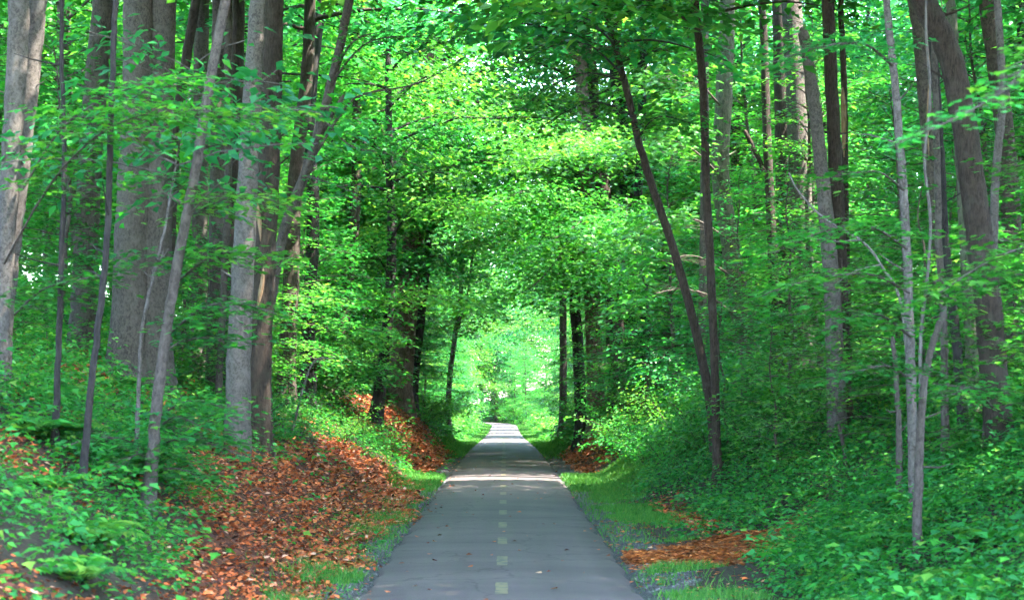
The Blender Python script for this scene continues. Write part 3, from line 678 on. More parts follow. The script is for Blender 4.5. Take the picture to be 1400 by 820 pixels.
bough('L12', [(415, 240, 31), (450, 250, 30.5), (500, 270, 30)], .8, gap=.12, leaf_gap=.075, size=.11, r=.02, taper=.35, thick=.07)

# dead sapling arching over the right bank
def dead_stem(name, label, D, pts, w0, w1, side=()):
    base = P(pts[0][0], pts[0][1], D); base[2] = base_z(base[0], base[1])
    mb = MB(); cp = resample([base - [0, 0, .15]] + [P(a, b, D) for a, b in pts[1:]], 30)
    tube(mb, cp, np.linspace(w0, w1, 30) / F * D / 2, 7, .05)
    root = tag(link(name, None, loc=base), label, 'dead branch')
    link('stem', mb.mesh('stem', M['deadwood'], True, base), root)
    for s in side:
        mb = MB(); q = resample([P(a, b, D - .1) for a, b in s], 10); tube(mb, q, np.linspace(w0 * .5, w1 * .5, 10) / F * D / 2, 5)
        link('twig', mb.mesh('twig', M['deadwood'], True, base), root)
dead_stem('dead_branch', 'bare whitish dead branch arching left across the right bank', 21., [(1246, 640), (1236, 440), (1204, 362), (1176, 328), (1126, 298), (1092, 262), (1078, 236)], 5, 2, ([(1176, 328), (1130, 330), (1094, 318)], [(1204, 362), (1170, 370), (1140, 390)]))
dead_stem('fallen_stick', 'thin pale stick slanting out of the leaves below the half-hidden dark trunk', 36., [(396, 520), (425, 501), (458, 489)], 4, 2)
g0 = ground_hit(996, 731); st0 = np.array([(996 - CX) / F * g0, g0, base_z((996 - CX) / F * g0, g0)]); st1 = st0 + [.34, .12, 0]; st1[2] = base_z(st1[0], st1[1])
mb = MB(); tube(mb, resample([st0 + [0, 0, .03], (st0 + st1) / 2 + [0, .02, .035], st1 + [0, 0, .03]], 6), [.02, .026, .027, .026, .024, .012], 7, .06)
tag(link('broken_log', mb.mesh('broken_log', M['brown'], True, st0), loc=st0), 'short broken brown log lying at the edge of the rust orange patch', 'log')
dead_stem('hanging_vine', 'pale twisted hanging vine left of the big dark right tree', 20.5, [(1262, 620), (1258, 480), (1268, 380), (1272, 300), (1264, 220), (1272, 130), (1266, 40), (1268, -60)], 5, 3.5)

# ------------------------------------------------------------------ understory: prototypes copied as individuals
def copy_tree(root, loc, rz, sc, label, group):
    r = root.copy(); COL.objects.link(r)
    r.location = [float(c) for c in loc]; r.rotation_euler = (0, 0, rz); r.scale = (sc, sc, sc)
    r['label'] = label; r['group'] = group
    for ch in root.children:
        c = ch.copy(); COL.objects.link(c); c.parent = r
    return r

def make_sapling(seed, H, tmpl, size, mat, bark='grey', n=32, L0=1.8, L1=.5, z0=.12, twl=.85, gap=.10, lgap=.065):
    rng = np.random.default_rng(seed)
    root = link('young_maple', None)
    root['category'] = 'young tree'
    n_ = 9; pts = np.stack([np.cumsum(rng.normal(0, .05 * H / 4, n_)), np.cumsum(rng.normal(0, .05 * H / 4, n_)), np.linspace(-.15, H, n_)], 1)
    pts[:, :2] -= pts[0, :2]
    cp = resample(pts, 30)
    mt, ml = MB(), MB()
    tube(mt, cp, np.linspace(.011 * H, .008, 30), 7, .03, rng)
    grow_crown(rng, ml, mt, cp[cp[:, 2] > z0 * H], n, L0, L1, .22, .5, gap, twl, lgap, size, tmpl, cull=False, thick=.04, limb_r=.006 * H / 2, flat=.22, dr=(-.16, .16))
    link('trunk', mt.mesh('trunk', M[bark], True), root)
    link('crown', ml.mesh('crown', M[mat]), root)
    return root

def make_bgtree(seed, H, mat, bark, z0, n=95, L0=3.6, L1=1.7, size=.23, tmpl=LEAF_OVAL, gap=.16, lgap=.09, bias=None):
    rng = np.random.default_rng(seed)
    root = link('woodland_tree', None)
    root['category'] = 'tree'
    n_ = 8; pts = np.stack([np.cumsum(rng.normal(0, .22, n_)), np.cumsum(rng.normal(0, .22, n_)), np.linspace(-.3, H, n_)], 1)
    pts[:, :2] -= pts[0, :2]
    cp = resample(pts, 28)
    mt, ml = MB(), MB()
    tube(mt, cp, np.linspace(.19, .03, 28), 9, .04, rng)
    grow_crown(rng, ml, mt, cp[cp[:, 2] > z0], n, L0, L1, .25, .6, gap, 1.5, lgap, size, tmpl, cull=False, thick=.18, limb_r=.04, bias=bias)
    link('trunk', mt.mesh('trunk', M[bark], True), root)
    link('crown', ml.mesh('crown', M[mat]), root)
    return root

def make_shrub(seed, H, W, mat, size, tmpl=LEAF_OVAL, stems=9, lgap=.05):
    rng = np.random.default_rng(seed)
    root = link('shrub', None)
    root['category'] = 'shrub'
    mt, ml = MB(), MB()
    for q in range(stems):
        a = q * 2.39 + rng.normal(0, .3); L = H * rng.uniform(.7, 1.25)
        pts = limb_pts(rng, (0, 0, -.05), a, L * 1.15, 1.25 - .25 * rng.random(), rng.uniform(.5, 1.3) * W)
        tube(mt, pts, np.linspace(.012, .003, len(pts)), 4, cap=False)
        p, d, n, tw = twig_leaves(rng, pts, .10, .42 * W, lgap, t0=.12, thick=.05, taper=.35, flat=.45)
        put_leaves(ml, tmpl, p, d, n, size * rng.uniform(.6, 1.3, len(p)))
    link('stem', mt.mesh('stem', M['brown'], True), root)
    link('foliage', ml.mesh('foliage', M[mat]), root)
    return root

NEAR = [make_sapling(201, 4.2, LEAF_MAPLE, .10, 'leaf'), make_sapling(202, 5.6, LEAF_MAPLE, .10, 'leaf', n=38, L0=2.2, L1=.6), make_sapling(203, 3.0, LEAF_MAPLE, .11, 'leaf', n=26, L0=1.4), make_sapling(204, 7.0, LEAF_LOBED, .11, 'leaf', n=48, L0=2.5, L1=.8)]
MIDT = [make_sapling(211, 9., LEAF_LOBED, .155, 'leaf_far', n=60, L0=3., L1=1., twl=1.3, gap=.13, lgap=.08), make_sapling(212, 7.5, LEAF_LOBED, .15, 'leaf_far', n=54, L0=2.8, L1=1., twl=1.3, gap=.13, lgap=.08), make_sapling(213, 10.5, LEAF_LOBED, .16, 'leaf_lime', n=66, L0=3.0, L1=1.1, twl=1.3, gap=.13, lgap=.08)]
ARCH = [make_bgtree(241, 17, 'leaf_far', 'brown', 5., n=80, L0=5., L1=2.2, size=.19, bias=0.), make_bgtree(242, 15, 'leaf_lime', 'grey', 4., n=80, L0=4.8, L1=2., size=.19, bias=0.), make_bgtree(243, 19, 'leaf_far', 'dark', 6., n=90, L0=5.2, L1=2.4, size=.2, bias=0.)]
for a_ in ARCH: a_.name = 'overhanging_tree'
BG = [make_bgtree(221, 17, 'leaf_far', 'brown', 2.2), make_bgtree(222, 15, 'leaf_far', 'grey', 1.5), make_bgtree(223, 19, 'leaf_far', 'dark', 3., n=100), make_bgtree(224, 16, 'leaf_lime', 'grey', 1.8)]
SHR = [make_shrub(231, 1.1, 1.0, 'leaf_under', .075), make_shrub(232, 1.5, .9, 'leaf_under', .085), make_shrub(233, .8, 1.2, 'leaf_under', .07), make_shrub(234, 1.3, 1.1, 'leaf_lime', .10)]

def make_fern(seed, L, fronds):
    rng = np.random.default_rng(seed)
    root = link('fern', None); root['category'] = 'fern'
    for q in range(fronds):
        ml = MB()
        a = q * 6.283 / fronds + rng.normal(0, .25)
        pts = limb_pts(rng, (0, 0, -.02), a, L * rng.uniform(.8, 1.2), 1.05, 1.5, 12)
        tube(ml, pts, np.linspace(.005, .0015, 12), 3, cap=False)
        fine = resample(pts, 22)[3:]
        tan = np.gradient(fine, axis=0); tan /= np.linalg.norm(tan, axis=1)[:, None]
        sd = np.cross(tan, [0, 0, 1.]); sd /= np.linalg.norm(sd, axis=1)[:, None]
        for sg in (-1, 1):
            d = sd * sg + tan * .35 + [0, 0, -.12]
            n = np.tile([0, 0, 1.], (len(fine), 1)) + rng.normal(0, .12, fine.shape)
            sz = .26 * L * np.sin(np.linspace(.9, 3.05, len(fine))) + .02
            put_leaves(ml, (LEAF_OVAL[0] * np.array([.62, 1, 1]), LEAF_OVAL[1]), fine, d, n, sz)
        link('frond', ml.mesh('frond', M['leaf_under']), root)
    return root
FERN = [make_fern(251, .62, 9), make_fern(252, .5, 8)]

used = {}
def plant(protos, k, x, y, rz, sc, label, group, name=None):
    p = protos[k]
    loc = (x, y, base_z(x, y))
    if p.name not in used:
        used[p.name] = 1
        p.location = [float(c) for c in loc]; p.rotation_euler = (0, 0, rz); p.scale = (sc,) * 3
        p['label'] = label; p['group'] = group
        return p
    return copy_tree(p, loc, rz, sc, label, group)

rp = np.random.default_rng(5)
LAB = {
    'nl': ('young maple with layered leaves among the trunks of the left bank', 'young maples on the left bank'),
    'nr': ('young maple with layered leaves among the trunks of the right bank', 'young maples on the right bank'),
    'ml': ('tall young tree with broad green crown left of the trail beyond the grey trunks', 'young trees lining the trail on the left'),
    'mr': ('tall young tree with broad green crown right of the trail beyond the leaning trunk', 'young trees lining the trail on the right'),
    'bl': ('full-crowned tree in the woods behind the left bank', 'woods behind the left bank'),
    'br': ('full-crowned tree in the woods behind the right bank', 'woods behind the right bank'),
    'al': ('tree on the left side spreading its crown over the trail', 'trees arching over the trail from the left'),
    'ar': ('tree on the right side spreading its crown over the trail', 'trees arching over the trail from the right'),
    'be': ('full-crowned tree closing the view beyond the far end of the trail', 'woods beyond the trail end'),
    'sl': ('low leafy shrub on the left bank', 'shrubs on the left bank'),
    'sr': ('low leafy shrub on the right bank', 'shrubs on the right bank'),
    'fl': ('feathery fern clump on the left bank', 'ferns on the left bank'),
    'fr': ('feathery fern clump on the right bank', 'ferns on the right bank'),
    'sf': ('lime green sunlit shrub beside the distant trail', 'sunlit shrubs by the distant trail'),
}
for x, y, k, s in [(-9.2, 25, 0, 1.), (-7.6, 31, 1, 1.), (-9.8, 33, 3, 1.), (-6.4, 36, 0, 1.1), (-5.6, 33.5, 2, .9), (-8.4, 38, 3, 1.), (-11.5, 38, 1, 1.2), (-7.2, 42, 3, 1.05), (-5.4, 40, 1, 1.), (-12, 44, 3, 1.1), (-4.9, 36.5, 2, .8), (-10.6, 28.5, 2, 1.1), (-8.2, 22.5, 2, .8), (-4.7, 44.5, 1, 1.), (-5.8, 43.5, 3, 1.05), (-6.2, 31.5, 2, .8), (-4.9, 31.8, 2, .65), (-5.4, 38.5, 0, .9), (-7.6, 27.5, 2, .9), (-6.6, 23.8, 2, .6)]:
    plant(NEAR, k, x, y, rp.uniform(0, 6.28), s * rp.uniform(.9, 1.1), *LAB['nl'])
for x, y, k, s in [(4.4, 29.5, 2, .8), (6.2, 27, 0, .9), (7.4, 23.5, 2, 1.), (6.8, 32, 1, 1.), (8.8, 28, 1, 1.), (8.6, 34, 3, 1.), (5.4, 35, 0, 1.), (6.6, 38.5, 3, 1.), (10.6, 33, 3, 1.1), (9.4, 40, 3, 1.1), (12, 40, 1, 1.2), (5.0, 39, 1, .9), (11.6, 27.5, 0, 1.1), (9.6, 23.8, 0, .9), (7.4, 44, 3, 1.1), (3.7, 49.5, 1, .95), (4.5, 48, 3, .95), (3.6, 54, 3, .85), (5.0, 26.8, 0, .7), (6.5, 25.4, 2, 1.), (7.3, 30, 0, .9), (5.7, 31, 2, 1.), (4.2, 34.5, 2, .9), (5.6, 21.5, 2, .65), (7.2, 26.5, 0, .85), (8.4, 31.5, 0, 1.1)]:
    plant(NEAR, k, x, y, rp.uniform(0, 6.28), s * rp.uniform(.9, 1.1), *LAB['nr'])
for x, y, k, s in [(-5.2, 46, 1, .9), (-6.8, 49, 0, 1.), (-8.6, 53, 2, 1.1), (-6.0, 60, 0, 1.1), (-4.6, 72, 1, 1.), (-6.8, 68, 2, 1.2), (-5., 82, 0, 1.1), (-9, 62, 0, 1.3), (-4.8, 95, 2, 1.), (-6, 108, 0, 1.2), (-5, 124, 1, 1.2), (-6, 142, 2, 1.2), (-5, 160, 0, 1.2), (-6, 182, 1, 1.3), (-6.5, 205, 0, 1.2), (-4.2, 112, 1, .7), (-4.2, 132, 1, .8), (-4.2, 150, 0, .8), (-4.4, 172, 1, .9), (-5.4, 218, 2, 1.), (-8.5, 224, 1, 1.1), (-4.3, 84, 1, .8), (-4.3, 97, 0, .75), (-4.4, 121, 0, .9)]:
    plant(MIDT, k, x, y, rp.uniform(0, 6.28), s * rp.uniform(.92, 1.08), *LAB['ml'])
for x, y, k, s in [(7.4, 47.5, 2, .75), (7.0, 50, 2, .95), (5.8, 53, 1, .6), (9., 54, 0, 1.2), (8., 60, 2, 1.), (7.6, 75, 0, 1.1), (5.6, 80, 1, .9), (5.4, 92, 2, .9), (7.5, 110, 0, .8), (5.6, 126, 1, 1.), (8.5, 146, 0, 1.1), (8.5, 162, 2, 1.1), (8.5, 180, 0, 1.2), (7.5, 200, 1, 1.), (4.5, 89, 1, .8), (4.5, 99, 1, .75), (4.5, 112, 0, .75), (4.6, 124, 1, .85), (4.6, 136, 2, .6), (4.8, 154, 1, .7), (5., 176, 2, .8), (4.2, 196, 1, .9), (2.6, 216, 2, .9), (5.4, 219, 0, 1.), (1.2, 224, 1, 1.), (8.5, 222, 2, 1.1), (.6, 230, 0, 1.), (3., 228, 1, 1.1), (5.2, 230, 0, 1.1), (7.4, 232, 1, 1.2), (9.8, 230, 0, 1.2), (12., 228, 1, 1.2), (-.8, 236, 2, 1.2), (2.4, 240, 0, 1.3), (10.5, 226, 1, 1.), (6.4, 224, 1, .9)]:
    plant(MIDT, k, x, y, rp.uniform(0, 6.28), s * rp.uniform(.92, 1.08), *LAB['mr'])
for x, y, k, s in [(-7.2, 51, 2, 1.15), (-5.4, 58, 0, 1.2), (-5.6, 67, 1, 1.3), (-5.4, 78, 2, 1.2), (-5.6, 88, 0, 1.25), (-6.4, 102, 1, 1.25), (-6, 120, 2, 1.2), (-6, 136, 0, 1.2), (-6.5, 156, 1, 1.3), (-6.5, 178, 2, 1.2), (-8.5, 11, 2, 1.2)]:  # last one: unseen tree added to shade the near left bank
    plant(ARCH, k, x, y, rp.uniform(-.4, .4), s, *LAB['al'])
for x, y, k, s in [(10.5, 60, 2, 1.15), (5.8, 71, 1, 1.3), (5.6, 75.5, 2, 1.3), (6.2, 80, 0, 1.2), (6., 90, 2, 1.2), (6.4, 120, 1, 1.3), (6.6, 132, 2, 1.2), (6.8, 150, 0, 1.2), (7, 168, 2, 1.2), (6.8, 186, 0, 1.2), (7.5, 206, 2, 1.2), (6.8, 11, 2, 1.15), (7.4, 16, 2, 1.15), (8.6, 21, 2, 1.2), (9.6, 28, 2, 1.25), (10.8, 33.5, 2, 1.2)]:  # last five: trunks out of view, added so their crowns shade the near trail
    plant(ARCH, k, x, y, math.pi + rp.uniform(-.4, .4), s, *LAB['ar'])
for side, lab in ((-1, 'bl'), (1, 'br')):
    for y in np.arange(48, 215, 6.5):
        w = .30 * y
        for x in np.arange(9.0, min(w, 34) + 4, 6.0):
            if y > 110 and x > 16 and side < 0 or y > 110 and x > 22: continue
            if side > 0 and (y < 56 and x < 14 or 97 < y < 114 and x < 17 or y > 138 and x < 17): continue
            plant(BG, int(rp.integers(0, 4)), side * (x + rp.uniform(-1.8, 1.8)), y + rp.uniform(-2.5, 2.5), rp.uniform(0, 6.28), rp.uniform(.98, 1.3), *LAB[lab])
for x, y, k, s in [(-6.5, 214, 1, 1.), (-10, 210, 0, 1.1), (-6., 231, 2, 1.4), (-8, 222, 0, 1.2), (-4.5, 228, 0, 1.35), (-1., 232, 1, 1.4), (2.6, 236, 0, 1.4), (6.4, 240, 0, 1.4), (10.5, 244, 3, 1.4), (14.5, 248, 1, 1.4), (1., 244, 2, 1.5), (-3, 243, 2, 1.5)]:
    plant(BG, k, x, y, rp.uniform(0, 6.28), s, *LAB['be'])
for y in (226, 240, 256, 275):
    for x in np.arange(-26, 27, 6.):
        if y < 250 and -16 < x < 18: continue
        plant(BG, int(rp.integers(0, 4)), x + rp.uniform(-1.5, 1.5), y + rp.uniform(-3, 3), rp.uniform(0, 6.28), rp.uniform(.9, 1.2), *LAB['be'])
for x, y, k, s in [(13, 20, 0, 1.1), (16, 26, 1, 1.2), (14.5, 33, 2, 1.), (15.5, 38, 0, 1.), (18, 38, 1, 1.2), (11, 14, 1, 1.1), (18, 31, 0, 1.2), (19, 20, 2, 1.1), (13.5, 46, 2, 1.)]:  # added mostly out of view to keep the sun off the near trail
    plant(BG, k, x, y, rp.uniform(0, 6.28), s, *LAB['br'])
for x, y, k, s in [(-14, 40, 0, 1.2), (-14, 33, 1, 1.1), (-13, 26, 2, 1.1), (-12, 18, 0, 1.1), (-11, 9, 1, 1.)]:  # added mostly out of view to hold back light on the left bank
    plant(BG, k, x, y, rp.uniform(0, 6.28), s, *LAB['bl'])
for x, y, k, s in [(-4.5, 33, 0, 1.), (-4.0, 37, 1, .8), (-3.6, 41, 0, .9), (-3.3, 44.5, 2, 1.), (-2.9, 46, 0, .7), (-5.2, 45, 1, 1.1), (-6.5, 26, 2, 1.), (-7.6, 19.5, 2, .9), (-5.2, 17, 0, .6), (-4.2, 30.5, 2, .9), (-4.6, 48, 1, 1.1), (-5.2, 52, 0, 1.3), (-5., 58, 1, 1.2), (-4.6, 64, 0, 1.2), (-6.4, 34, 1, 1.)]:
    plant(SHR, k, x, y, rp.uniform(0, 6.28), s * rp.uniform(.9, 1.15), *LAB['sl'])
for x, y, k, s in [(3.4, 33, 0, .8), (3.3, 37, 1, .8), (3.1, 40.5, 0, .9), (3.2, 44, 1, 1.), (4., 36, 2, 1.), (4.4, 32, 1, .8), (4.8, 43, 1, 1.2), (4.1, 47, 0, 1.1), (5., 28, 2, .9), (5.9, 23, 0, .7), (4.7, 24.5, 2, .8), (6.4, 19.5, 2, .7), (4.9, 19, 2, .6), (4.6, 52, 1, 1.2), (4.5, 58, 0, 1.2), (4.4, 65, 1, 1.2), (6.6, 29, 1, .9), (3.9, 41.5, 1, 1.1), (3.6, 48.5, 0, .8), (5.6, 33, 1, 1.), (3.0, 46.8, 3, .9), (3.2, 49.4, 3, 1.1), (3.5, 44.6, 3, .85), (3.1, 52.4, 3, 1.1), (3.9, 47.8, 3, 1.2), (3.2, 41.8, 3, .8), (3.5, 38.5, 3, .9), (4.3, 40, 3, 1.1), (3.9, 35.2, 3, .9), (4.9, 37, 3, 1.1), (5.2, 42, 3, 1.2), (4.4, 31.8, 3, .7), (6., 35.5, 3, 1.)]:
    plant(SHR, k, x, y, rp.uniform(0, 6.28), s * rp.uniform(.9, 1.15), *LAB['sr'])
for x, y, s in [(-3.2, 72, 1.2), (-3.4, 78, 1.4), (-3., 84, 1.2), (-3.6, 90, 1.6), (-3.2, 99, 1.5), (-3.6, 110, 1.7), (-3.6, 122, 1.6), (3.2, 74, 1.1), (3.3, 82, 1.3), (3.4, 92, 1.4), (3.4, 104, 1.5), (3.6, 118, 1.6), (-4., 140, 1.8), (3.8, 138, 1.7), (-4, 165, 1.8), (3.8, 170, 1.8), (3.6, 205, 1.8), (2.5, 222, 2.), (0., 228, 2.), (-9., 222, 1.8), (1.2, 217, 1.8), (4.4, 212, 2.2), (6.5, 215, 2.4), (3.4, 226, 2.6), (-5.2, 213, 2.), (-.6, 236, 3.), (9, 220, 2.8), (6.8, 226, 2.8)]:
    plant(SHR, 3, x, y, rp.uniform(0, 6.28), s, *LAB['sf'])

for lab, lst in (('fl', [(-3.3, 14.6), (-3.9, 15.8), (-4.6, 18.5), (-3.9, 19.5), (-5.3, 21), (-4.6, 24), (-3.1, 13.2), (-5.6, 26.5)]),
                 ('fr', [(3.2, 15), (4.0, 15.4), (3.5, 16.4), (4.6, 17.2), (4.1, 18.6), (5.3, 18.4), (4.6, 20.4), (3.9, 20.2), (5.6, 21.4), (5.0, 22.6), (6.2, 23.6), (3.7, 28), (4.3, 26.2), (3.4, 31)])):
    for x, y in lst:
        plant(FERN, int(rp.integers(0, 2)), x, y, rp.uniform(0, 6.28), rp.uniform(.85, 1.3), *LAB[lab])

# ------------------------------------------------------------------ ground cover: what nobody could count
def scatter(n, x0, x1, y0, y1, dens, rng):
    x = rng.uniform(x0, x1, n); y = rng.uniform(y0, y1, n)
    k = rng.random(n) < dens(x, y)
    k &= np.abs(x) < .29 * y + 2.0          # no farther out than a step to the side could show
    return x[k], y[k]

def undergrowth(name, label, seed, regions, dens, mat):
    rng = np.random.default_rng(seed); mbL = MB()
    for x0, x1, y0, y1, per, size, hmax in regions:
        x, y = scatter(int(abs((x1 - x0) * (y1 - y0)) * per), x0, x1, y0, y1, dens, rng)
        n = len(x); h = hmax * rng.uniform(.25, 1., n) * np.clip((np.abs(x) - 1.9) / 1.6, .25, 1) * (1 + .5 * nz(x, y, 1.2, 7.)); z = height(x, y)
        k = 7
        a = (np.arange(k)[None] * 2.39 + rng.uniform(0, 6.28, n)[:, None]) + rng.normal(0, .3, (n, k))
        f = rng.uniform(.25, 1., (n, k)); rr = .10 + .18 * rng.random((n, k)) * (hmax / .4)
        pos = np.stack([x[:, None] + np.cos(a) * rr, y[:, None] + np.sin(a) * rr, z[:, None] + np.abs(h)[:, None] * f], -1).reshape(-1, 3)
        d = np.stack([np.cos(a), np.sin(a), rng.normal(-.15, .3, a.shape)], -1).reshape(-1, 3)
        nr = rng.normal(0, .4, pos.shape); nr[:, 2] = 1
        ok = np.abs(pos[:, 0] - path_x(pos[:, 1])) > 1.5
        put_leaves(mbL, LEAF_OVAL, pos[ok], d[ok], nr[ok], size * rng.uniform(.6, 1.4, int(ok.sum())))
        if y1 > 50: continue
        x, y = scatter(int(abs((x1 - x0) * (y1 - y0)) * (9 if y0 < 20 else 5)), x0, x1, y0, y1, lambda a_, b_: np.clip(dens(a_, b_), .12, 1) * (np.abs(a_) > 2.3), rng)   # tree seedlings standing over it
        n = len(x); a = rng.uniform(0, 6.28, n)[:, None] + np.arange(6)[None] * 1.05 + rng.normal(0, .2, (n, 6)); hh = rng.uniform(.22, .65, n)[:, None] * np.ones((1, 6)) + rng.normal(0, .04, (n, 6)); r_ = rng.uniform(.03, .12, (n, 6))
        pos = np.stack([x[:, None] + np.cos(a) * r_, y[:, None] + np.sin(a) * r_, height(x, y)[:, None] + hh], -1).reshape(-1, 3)
        d = np.stack([np.cos(a), np.sin(a), rng.normal(-.2, .15, a.shape)], -1).reshape(-1, 3); nr = rng.normal(0, .2, pos.shape); nr[:, 2] = 1
        put_leaves(mbL, LEAF_LOBED, pos, d, nr, rng.uniform(.08, .14, len(pos)))
    return tag(link(name, mbL.mesh(name, M[mat])), label, kind='stuff')
def d_left(x, y):
    return np.maximum(np.clip(1 - 1.15 * m_litter(x, y) - m_grass(x, y), .03, 1), .38 * (y < 22) * (x < -3.1)) * (x < -1.8) * np.where(y < 24, .62, 1.) * (.55 + .45 * sstep(-.4, .3, nz(x, y, 1.5, 5.)))
def d_right(x, y):
    return np.clip(1 - 1.1 * m_litter(x, y) - m_orange(x, y) - m_grass(x, y), .0, 1) * sstep(2.35, 2.9, x + .25 * nz(x, y, 1.1, 6.) - .3 * (1 - sstep(20.5, 22.5, y)) * sstep(14, 17, y)) * (1 - m_orange(x, y + .5)) * (.7 + .3 * sstep(-.4, .3, nz(x, y, 1.3, 5.)))
undergrowth('undergrowth', 'dense small-leaved green undergrowth covering the left bank', 301, [(-8, -1.8, 9, 24, 190, .066, .32), (-10, -1.8, 24, 46, 54, .085, .40), (-12, -1.9, 46, 80, 14, .16, .6), (-26, -12, 50, 90, 4, .32, .9)], d_left, 'leaf_under')
undergrowth('undergrowth', 'dense small-leaved green undergrowth covering the right bank', 302, [(2.2, 7.5, 9, 24, 225, .060, .40), (2.2, 10, 24, 46, 82, .078, .5), (1.9, 12, 46, 80, 14, .16, .6), (12, 26, 50, 90, 4, .32, .9)], d_right, 'leaf_under')
undergrowth('undergrowth', 'green undergrowth along both sides of the distant trail', 303, [(-12, -2.6, 80, 215, 7, .22, .8), (2.6, 12, 80, 215, 7, .22, .8), (-30, 30, 215, 250, 5, .3, 1.)], lambda x, y: (np.abs(x - path_x(y)) > 2.4) * 1., 'leaf_under')

rng = np.random.default_rng(310)
mbL = MB()
for x0, x1, y0, y1, per, size in [(-7, -2.2, 6, 14, 220, .08), (-7, -1.3, 10, 30, 440, .074), (-9, -1.3, 30, 46, 260, .10), (-6, -1.6, 46, 74, 200, .12), (1.6, 6, 24, 70, 160, .11)]:
    x, y = scatter(int(abs((x1 - x0) * (y1 - y0)) * per), x0, x1, y0, y1, lambda a, b: np.clip(m_litter(a, b), .0, 1), rng)
    n = len(x); z = height(x, y) + rng.uniform(.005, .05, n)
    a = rng.uniform(0, 6.28, n)
    nr = rng.normal(0, .45, (n, 3)); nr[:, 2] = 1
    put_leaves(mbL, LEAF_OVAL, np.stack([x, y, z], 1), np.stack([np.cos(a), np.sin(a), rng.normal(.1, .35, n)], 1), nr, size * rng.uniform(.55, 1.3, n))
# stray leaves and leaf drifts on the verge and the asphalt
x = rng.uniform(-3.0, 3.0, 2400); y = rng.uniform(13, 62, 2400)
k = (np.abs(x) > 1.45) | (rng.random(2400) < .14 + .45 * sstep(1., 1.4, np.abs(x)))
x, y = x[k], y[k]
z = np.where(np.abs(x) < 1.45, path_z(y) + .04, height(x, y) + .02)
a = rng.uniform(0, 6.28, len(x)); nr = rng.normal(0, .25, (len(x), 3)); nr[:, 2] = 1
put_leaves(mbL, LEAF_LOBED, np.stack([x, y, z], 1), np.stack([np.cos(a), np.sin(a), .1 * np.ones(len(x))], 1), nr, rng.uniform(.04, .09, len(x)))
tag(link('leaf_litter', mbL.mesh('leaf_litter', M['litter'])), 'reddish brown fallen leaves carpeting the banks', kind='stuff')

rng = np.random.default_rng(315); mbL = MB()
x, y = scatter(34000, 1.3, 5, 18., 29, lambda a, b: np.clip(m_orange(a, b) * 1.1 + .02, 0, 1), rng)
n = len(x); a = rng.normal(.25, .5, n); nr = rng.normal(0, .3, (n, 3)); nr[:, 2] = 1
put_leaves(mbL, (LEAF_OVAL[0] * np.array([.45, 1, 1]), LEAF_OVAL[1]), np.stack([x, y, height(x, y) + rng.uniform(.004, .03, n)], 1), np.stack([np.cos(a), np.sin(a), rng.normal(.03, .12, n)], 1), nr, rng.uniform(.03, .11, n))
tag(link('bark_litter', mbL.mesh('bark_litter', M['chips'])), 'rust orange patch of rotted bark and needles on the right verge', kind='stuff')

def blades(name, label, seed, regions, dens, hmin, hmax, mat):
    rng = np.random.default_rng(seed); mb = MB()
    for x0, x1, y0, y1, per, w in regions:
        x, y = scatter(int((x1 - x0) * (y1 - y0) * per), x0, x1, y0, y1, dens, rng)
        n = len(x); z = height(x, y); a = rng.uniform(0, 6.28, n); h = rng.uniform(hmin, hmax, n) * (1 + .4 * nz(x, y, .8))
        b = np.stack([x, y, z], 1); sd = np.stack([np.cos(a), np.sin(a), np.zeros(n)], 1) * w
        tip = b + np.stack([rng.normal(0, .45, n) * h, rng.normal(0, .45, n) * h, h], 1)
        v = np.stack([b - sd, b + sd, tip], 1).reshape(-1, 3)
        mb.add(v, np.arange(3 * n).reshape(-1, 3))
    tag(link(name, mb.mesh(name, M[mat])), label, kind='stuff')
blades('grass', 'short green grass on the verges beside the trail', 320, [(-3, 3.4, 13, 30, 1500, .006), (-3, 3.4, 30, 47, 1300, .008), (-3.2, 3.4, 60, 120, 350, .02), (-3.2, 3.4, 120, 215, 120, .04)], m_grass, .03, .11, 'grass')

rng = np.random.default_rng(330); mb = MB()
x, y = scatter(60000, -2.3, 2.3, 12.5, 48, lambda a, b: np.clip(m_gravel(a, b) - .85 * m_grass(a, b) - m_orange(a, b) - .8 * m_litter(a, b), 0, 1) * (np.abs(a) > 1.4) * np.clip(30 / b, .3, 1), rng)
n = len(x); s = rng.uniform(.008, .022, n); c = np.stack([x, y, height(x, y) + s * .3], 1)
o = np.array([(1, 0, 0), (-1, 0, 0), (0, 1, 0), (0, -1, 0), (0, 0, .7)], float)
v = c[:, None] + o[None] * s[:, None, None] * rng.uniform(.6, 1.3, (n, 5, 1))
mb.add(v.reshape(-1, 3), (np.array([(0, 2, 4), (2, 1, 4), (1, 3, 4), (3, 0, 4)])[None] + 5 * np.arange(n)[:, None, None]).reshape(-1, 3))
tag(link('gravel', mb.mesh('gravel', M['stone'])), 'grey crushed stone along the edges of the trail', kind='stuff')

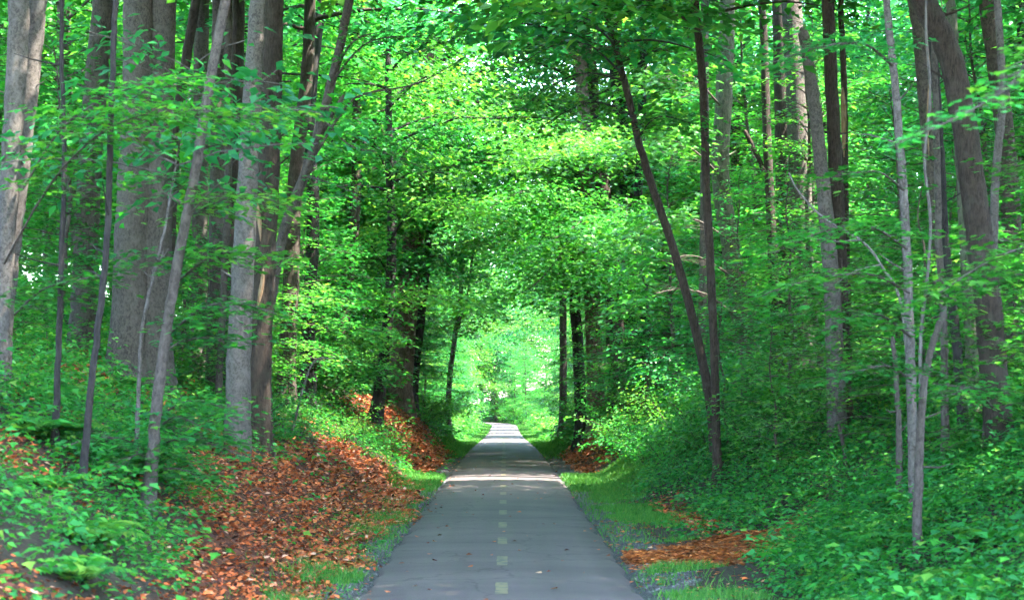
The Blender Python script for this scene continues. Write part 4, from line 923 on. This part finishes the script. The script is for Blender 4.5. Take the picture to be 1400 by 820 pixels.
# ------------------------------------------------------------------ the air under the trees
HAZE = .00003
if HAZE:
    hm = bpy.data.materials.new('summer haze'); hm.use_nodes = True; hm.node_tree.nodes.clear()
    pv = hm.node_tree.nodes.new('ShaderNodeVolumePrincipled'); pv.inputs['Color'].default_value = (.90, .96, 1, 1); pv.inputs['Density'].default_value = HAZE
    ho = hm.node_tree.nodes.new('ShaderNodeOutputMaterial'); hm.node_tree.links.new(pv.outputs[0], ho.inputs['Volume'])
    mb = MB(); c8 = [(x, y, z) for x in (-610, 610) for y in (-70, 910) for z in (-4, 45)]
    mb.add(c8, [(0, 1, 3, 2), (4, 6, 7, 5), (0, 4, 5, 1), (2, 3, 7, 6), (0, 2, 6, 4), (1, 5, 7, 3)])
    tag(link('haze', mb.mesh('haze', hm)), 'thin pale summer haze hanging over the trail', kind='stuff')

# ------------------------------------------------------------------ each young tree and shrub is told apart by the trunk it stands at
MARK = {'L1': 'pale twin-stemmed edge tree', 'L3': 'grey trunk behind the twin trunk', 'L5': 'wide twin trunk', 'L6': 'leaning grey sapling', 'L10': 'smooth light grey trunk', 'L11': 'brown trunk with torn wood', 'L12': 'slanting slender grey trunk',
        'L13': 'shaded brown trunk', 'L14': 'half-hidden dark trunk', 'L15': 'stout warm brown trunk', 'L16': 'black slanting trunk', 'L18': 'faint forked trunk', 'R1': 'dark leaning trunk', 'R3': 'grey-green curving trunk', 'R4': 'brown forked trunk',
        'R5': 'close pair of broad trunks', 'R6': 'broken-topped grey trunk', 'R8': 'slender pale sapling', 'R10': 'big dark right tree', 'R12': 'greenish mossy trunk', 'F1': 'black straight trunk', 'F2': 'reddish brown trunk', 'F3': 'narrow far grey trunk', 'F4': 'shadowy gap trunk'}
WHAT = {'nl': 'layered-leaf young maple', 'nr': 'layered-leaf young maple', 'ml': 'tall young tree', 'mr': 'tall young tree', 'sl': 'low leafy shrub', 'sr': 'low leafy shrub', 'fl': 'feathery fern clump', 'fr': 'feathery fern clump', 'bl': 'full-crowned woodland tree', 'br': 'full-crowned woodland tree', 'al': 'overhanging tree', 'ar': 'overhanging tree'}
taken = set()
for kk, what in WHAT.items():
    for o in [o for o in COL.objects if o.parent is None and o.get('group') == LAB[kk][1]]:
        y = o.location.y
        if y > 105 or y < 10 or abs(o.location.x) / y > .30: continue
        px = CX + F * o.location.x / y
        c = sorted(MARK, key=lambda m: abs(CX + F * ROOTS[m][1][0] / ROOTS[m][2] - px) + 3 * abs(ROOTS[m][2] - y))
        done = False
        for m in c[:6]:
            dpx = px - (CX + F * ROOTS[m][1][0] / ROOTS[m][2]); dd = y - ROOTS[m][2]
            depth = 'behind' if dd > 1.5 else 'in front of' if dd < -1.5 else 'beside'
            side = '' if abs(dpx) < 18 else (' and left of' if dpx < 0 else ' and right of')
            lab = what + ' ' + (depth + side if side else depth) + ' the ' + MARK[m]
            if lab not in taken:
                taken.add(lab); o['label'] = lab; done = True; break

print('TRIS', sum(sum(len(p.vertices) - 2 for p in m.polygons) if len(m.polygons) < 200 else len(m.loops) - 2 * len(m.polygons) for m in bpy.data.meshes), 'OBJ', len(bpy.data.objects))
